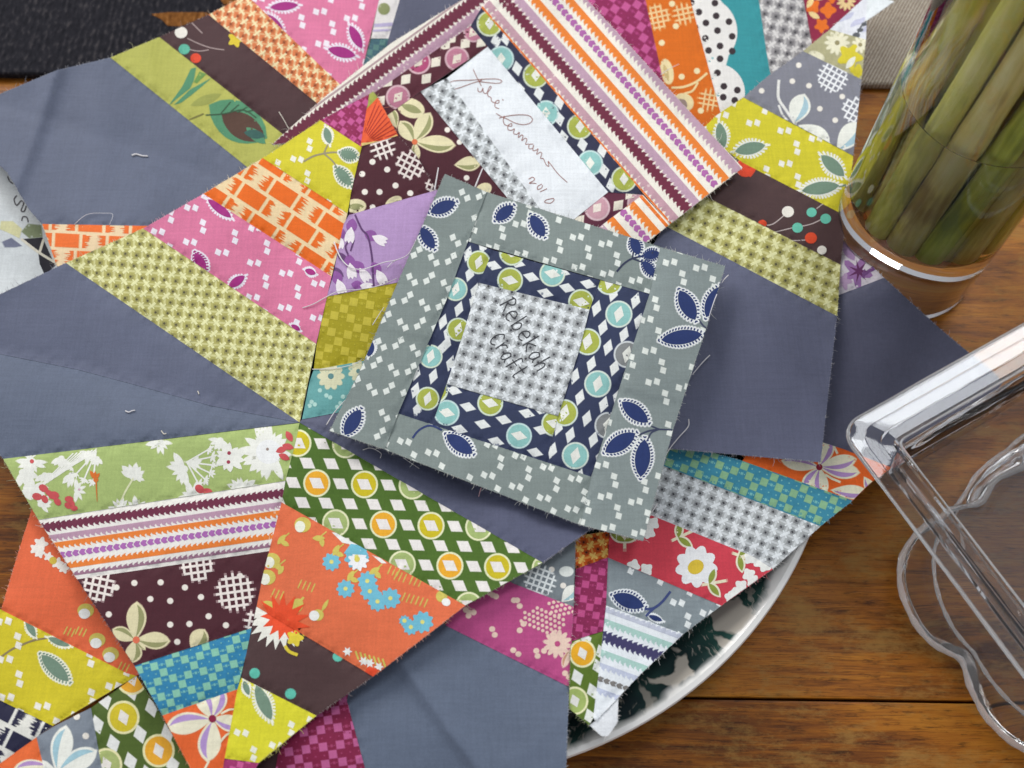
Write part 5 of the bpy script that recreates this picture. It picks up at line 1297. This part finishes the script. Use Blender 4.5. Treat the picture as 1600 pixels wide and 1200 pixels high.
def ring_tube(name, P, r, mat, parent, n=8):
    P = [np.array(p, float) for p in P]; N = len(P); v, f = [], []
    for i in range(N):
        t = P[(i+1) % N]-P[i-1]; t /= np.linalg.norm(t); a = np.cross(t, (0, 0, 1.0)); a /= np.linalg.norm(a); b_ = np.cross(t, a)
        rr = r*(1+0.16*math.sin(i*0.9)+0.10*math.sin(i*2.3))
        for k in range(n): v.append(P[i]+rr*(a*math.cos(2*math.pi*k/n)+b_*math.sin(2*math.pi*k/n)))
    for i in range(N):
        for k in range(n): f.append((i*n+k, i*n+(k+1) % n, ((i+1) % N)*n+(k+1) % n, ((i+1) % N)*n+k))
    o = pydata(name, v, f, mat, parent)
    bm = bmesh.new(); bm.from_mesh(o.data); bmesh.ops.recalc_face_normals(bm, faces=bm.faces[:]); bm.to_mesh(o.data); bm.free()
    return o
RIMG = make_glass("whitened_glass_rim", (1, 1, 1), 1.5, 0.20); RIMG.node_tree.nodes["Principled BSDF"].inputs["Transmission Weight"].default_value = 0.80  # white mixed into the glass imitates bright reflections along its edges
def dish_ring(ins, z): return [(c0[0]+ud[0]*x+vd[0]*y, c0[1]+ud[1]*x+vd[1]*y, z) for x, y in rsquare(ins, .185, .011)]
ring_tube("rim_bead", dish_ring(.0002, .0534), .0010, RIMG, dish)
ring_tube("rim_bead", dish_ring(.0198, .0550), .0006, RIMG, dish)

# scalloped plate below it
SZ = 0.010
edge_px = [(1600, 729), (1566, 744), (1548, 757), (1540, 775), (1528, 787), (1498, 794), (1468, 803), (1446, 822), (1424, 842), (1409, 868), (1404, 900), (1409, 930), (1420, 958), (1436, 985), (1455, 1005), (1478, 1019), (1500, 1031), (1507, 1048), (1514, 1072), (1527, 1100), (1545, 1128), (1570, 1153), (1600, 1172)]
ring = [un(x, y, SZ)[:2] for x, y in edge_px]
pc = np.array((0.300, -0.108))
for k in range(1, 30):                                # the part outside the frame: the same lobes carried round
    a0 = math.atan2(*(ring[22]-pc)[::-1]); a1 = math.atan2(*(ring[0]-pc)[::-1]); 
    if a1 < a0: a1 += 2*math.pi
    t = a0+(a1-a0)*k/30; rr_ = .098+.006*abs(math.sin(4.0*(t-a0)))
    w = min(1, k/5, (30-k)/5); re = np.linalg.norm(ring[22]-pc)*(1-k/30)+np.linalg.norm(ring[0]-pc)*k/30
    ring.append(pc+(re*(1-w)+rr_*w)*np.array((math.cos(t), math.sin(t))))
ring = np.array(smooth([tuple(p) for p in ring]+[tuple(ring[0])], 4)[:-1])
splate = thing("scalloped_glass_plate", "clear glass plate with a wavy scalloped rim under the square glass dish", "glass plate", loc=(pc[0], pc[1], .0005))
sprof = [(0.55, .0008), (0.80, .0008), (0.83, .0016), (0.975, SZ-.0016), (0.990, SZ-.0002), (0.975, SZ+.0004), (0.84, .0038), (0.80, .0030), (0.55, .0028)]
v = []; nr = len(ring)
for fct, z in sprof:
    k_ = max(0, (fct-0.8)/0.2); ravg = np.mean(np.linalg.norm(ring-pc, axis=1))
    for q in ring:
        d = q-pc; r_ = np.linalg.norm(d); v.append((*(pc+d/r_*(r_*k_+ravg*(1-k_))*fct), z))
f = []
for k in range(len(sprof)-1):
    for i in range(nr): f.append((k*nr+i, k*nr+(i+1) % nr, (k+1)*nr+(i+1) % nr, (k+1)*nr+i))
f.append(tuple(range(nr-1, -1, -1))); f.append(tuple(range((len(sprof)-1)*nr, len(sprof)*nr)))
o = pydata("plate_body", v, f, ACRYL, splate)
bm = bmesh.new(); bm.from_mesh(o.data); bmesh.ops.recalc_face_normals(bm, faces=bm.faces[:]); bm.to_mesh(o.data); bm.free()

ring_tube("rim_bead", [(*(pc+(q-pc)*.997), SZ+.0002) for q in ring], .0015, RIMG, splate)
rb = []
for q in ring:
    d = q-pc; r_ = np.linalg.norm(d); rb.append((*(pc+d/r_*(r_*.3+ravg*.7)*.885), .0058))
ring_tube("foot_bead", rb, .0011, RIMG, splate)

# ================================================================ loose threads and lint
PTHREAD = simple_mat("pink_thread", (0.62, 0.36, 0.38), 0.7); CTHREAD = simple_mat("cream_thread", (0.74, 0.68, 0.58), 0.7)
def hgt(B, x, y):
    return float(B.zfield(np.array([float(x)]), np.array([float(y)]), 0.0)[0])
def thread(label, pts, block, lift, r=.00026, mat=None, name="loose_thread", cat="thread", taper=0.6):
    P = smooth(pts, 5); n = len(P); W = []
    lf = lift if isinstance(lift, (list, tuple)) else [lift]*2
    for i, (x, y) in enumerate(P):
        t = i/(n-1)*(len(lf)-1); k = min(int(t), len(lf)-2); l = lf[k]+(lf[k+1]-lf[k])*(t-k)
        W.append(un(x, y, hgt(block, x, y)+0.0006+l*.001))
    base = W[0]
    rootless = tube(name, [w-base for w in W], [r*(1-(1-taper)*i/(n-1)) for i in range(n)], mat or THREAD, None, 6)
    rootless.location = tuple(base)
    return tag(rootless, label, cat, "loose threads and lint on the quilt blocks")
thread("long curly white thread lying over the lavender strip", [(522,378),(527,392),(535,407),(548,418),(565,421),(580,417),(600,410),(620,406),(638,397),(650,375)], U1, [0.4,0.8,2,5], .00036)
thread("short white thread end beside the long curly one on lavender", [(620,406),(612,411),(605,418)], U1, 2.0, .0003)
thread("white thread along the seam between the lavender and chartreuse strips", [(473,481),(490,475),(510,464),(530,455),(562,452),(590,447),(620,435)], U1, [0.4,1.0,2.0], .00030)
thread("white thread along the lower edge of the chartreuse strip", [(488,577),(520,576),(550,570),(565,562)], U1, [0.3,1.0], .00025)
thread("frayed white thread at the signature block's left edge, by the chartreuse strip", [(582,508),(592,492),(600,480)], U1, [4,5], .00024)
thread("frayed white thread at the signature block's lower left edge, near the teal strip", [(510,664),(522,645),(535,630),(541,624)], U1, [1.5,5], .0003)
thread("white thread curling from the signature block's right edge near the three lower navy leaves", [(1076,655),(1075,667),(1060,684),(1042,708),(1034,735),(1031,750)], U2, [2,3,3], .0003)
thread("straight white thread sticking out halfway down the signature block's right edge", [(1109,555),(1097,567),(1082,585)], U2, [2,6], .0003)
thread("short white thread at the upper right corner of the grey signature block", [(1138,430),(1132,436),(1128,442)], U2, [3,7], .0003)
thread("white thread across the cut navy leaf at the signature block's right edge", [(1120,460),(1116,470),(1111,485),(1106,502)], U9, 0.5, .0003)
thread("thread bit by the lower right end of the grey signature block", [(1027,787),(1022,795),(1018,801)], U3, [6,10], .0003)
thread("pink thread hanging from the lower edge of the grey signature block", [(752,762),(750,768),(748,776)], U1, [3,1], .0003, PTHREAD)
thread("curly white thread below the grey signature block, over the dark grey", [(567,703),(580,700),(595,708),(594,716)], U1, [3,2], .00022)
thread("pale hair-thin thread below the grey signature block, right of the curly one", [(630,715),(640,722),(655,732)], U1, 1.5, .00018)
thread("white thread over the maroon floral strip, left of the grey block's top corner", [(679,297),(682,280),(685,262)], U6, [4,5], .0005, THREAD)
thread("white thread over the maroon floral strip, right of the grey block's top corner", [(742,293),(748,278),(754,263)], U6, [4,6], .0005, THREAD)
thread("fine looped hair on the grey patch above the orange brick strip at left", [(116,351),(128,340),(140,334),(160,333),(176,335),(171,351)], U0, 0.5, .00016)
thread("thin thread beside the olive strip at the striped block's left end", [(436,175),(444,188),(452,203)], U0, [2,4], .00022, CTHREAD)
thread("white thread on the orange dotted strip near the striped border", [(1032,117),(1045,108),(1061,100)], U7, [8,5], .00026)
thread("flat white lint scrap on the broad grey patch at upper left", [(206,243),(213,241),(222,243.5),(231,244)], U0, 0.05, .00055, None, "lint_scrap", "lint", 0.9)
thread("small curled lint scrap on the lower grey patch at left", [(196,642),(201,644),(206,642),(211,641)], U1, 0.1, .00034, None, "lint_scrap", "lint", 0.9)
thread("faint lint speck below the curled one on the lower grey patch", [(252,673),(256,678),(260,677)], U1, 0.1, .00028, CTHREAD, "lint_scrap", "lint", 0.9)
thread("pale lint speck by the pale green lattice strip on dark grey", [(309,611),(311,616)], U1, 0.1, .00028, CTHREAD, "lint_scrap", "lint", 0.9)
tot = sum(B.tris for B in BLOCKS); print("cloth triangles", tot)
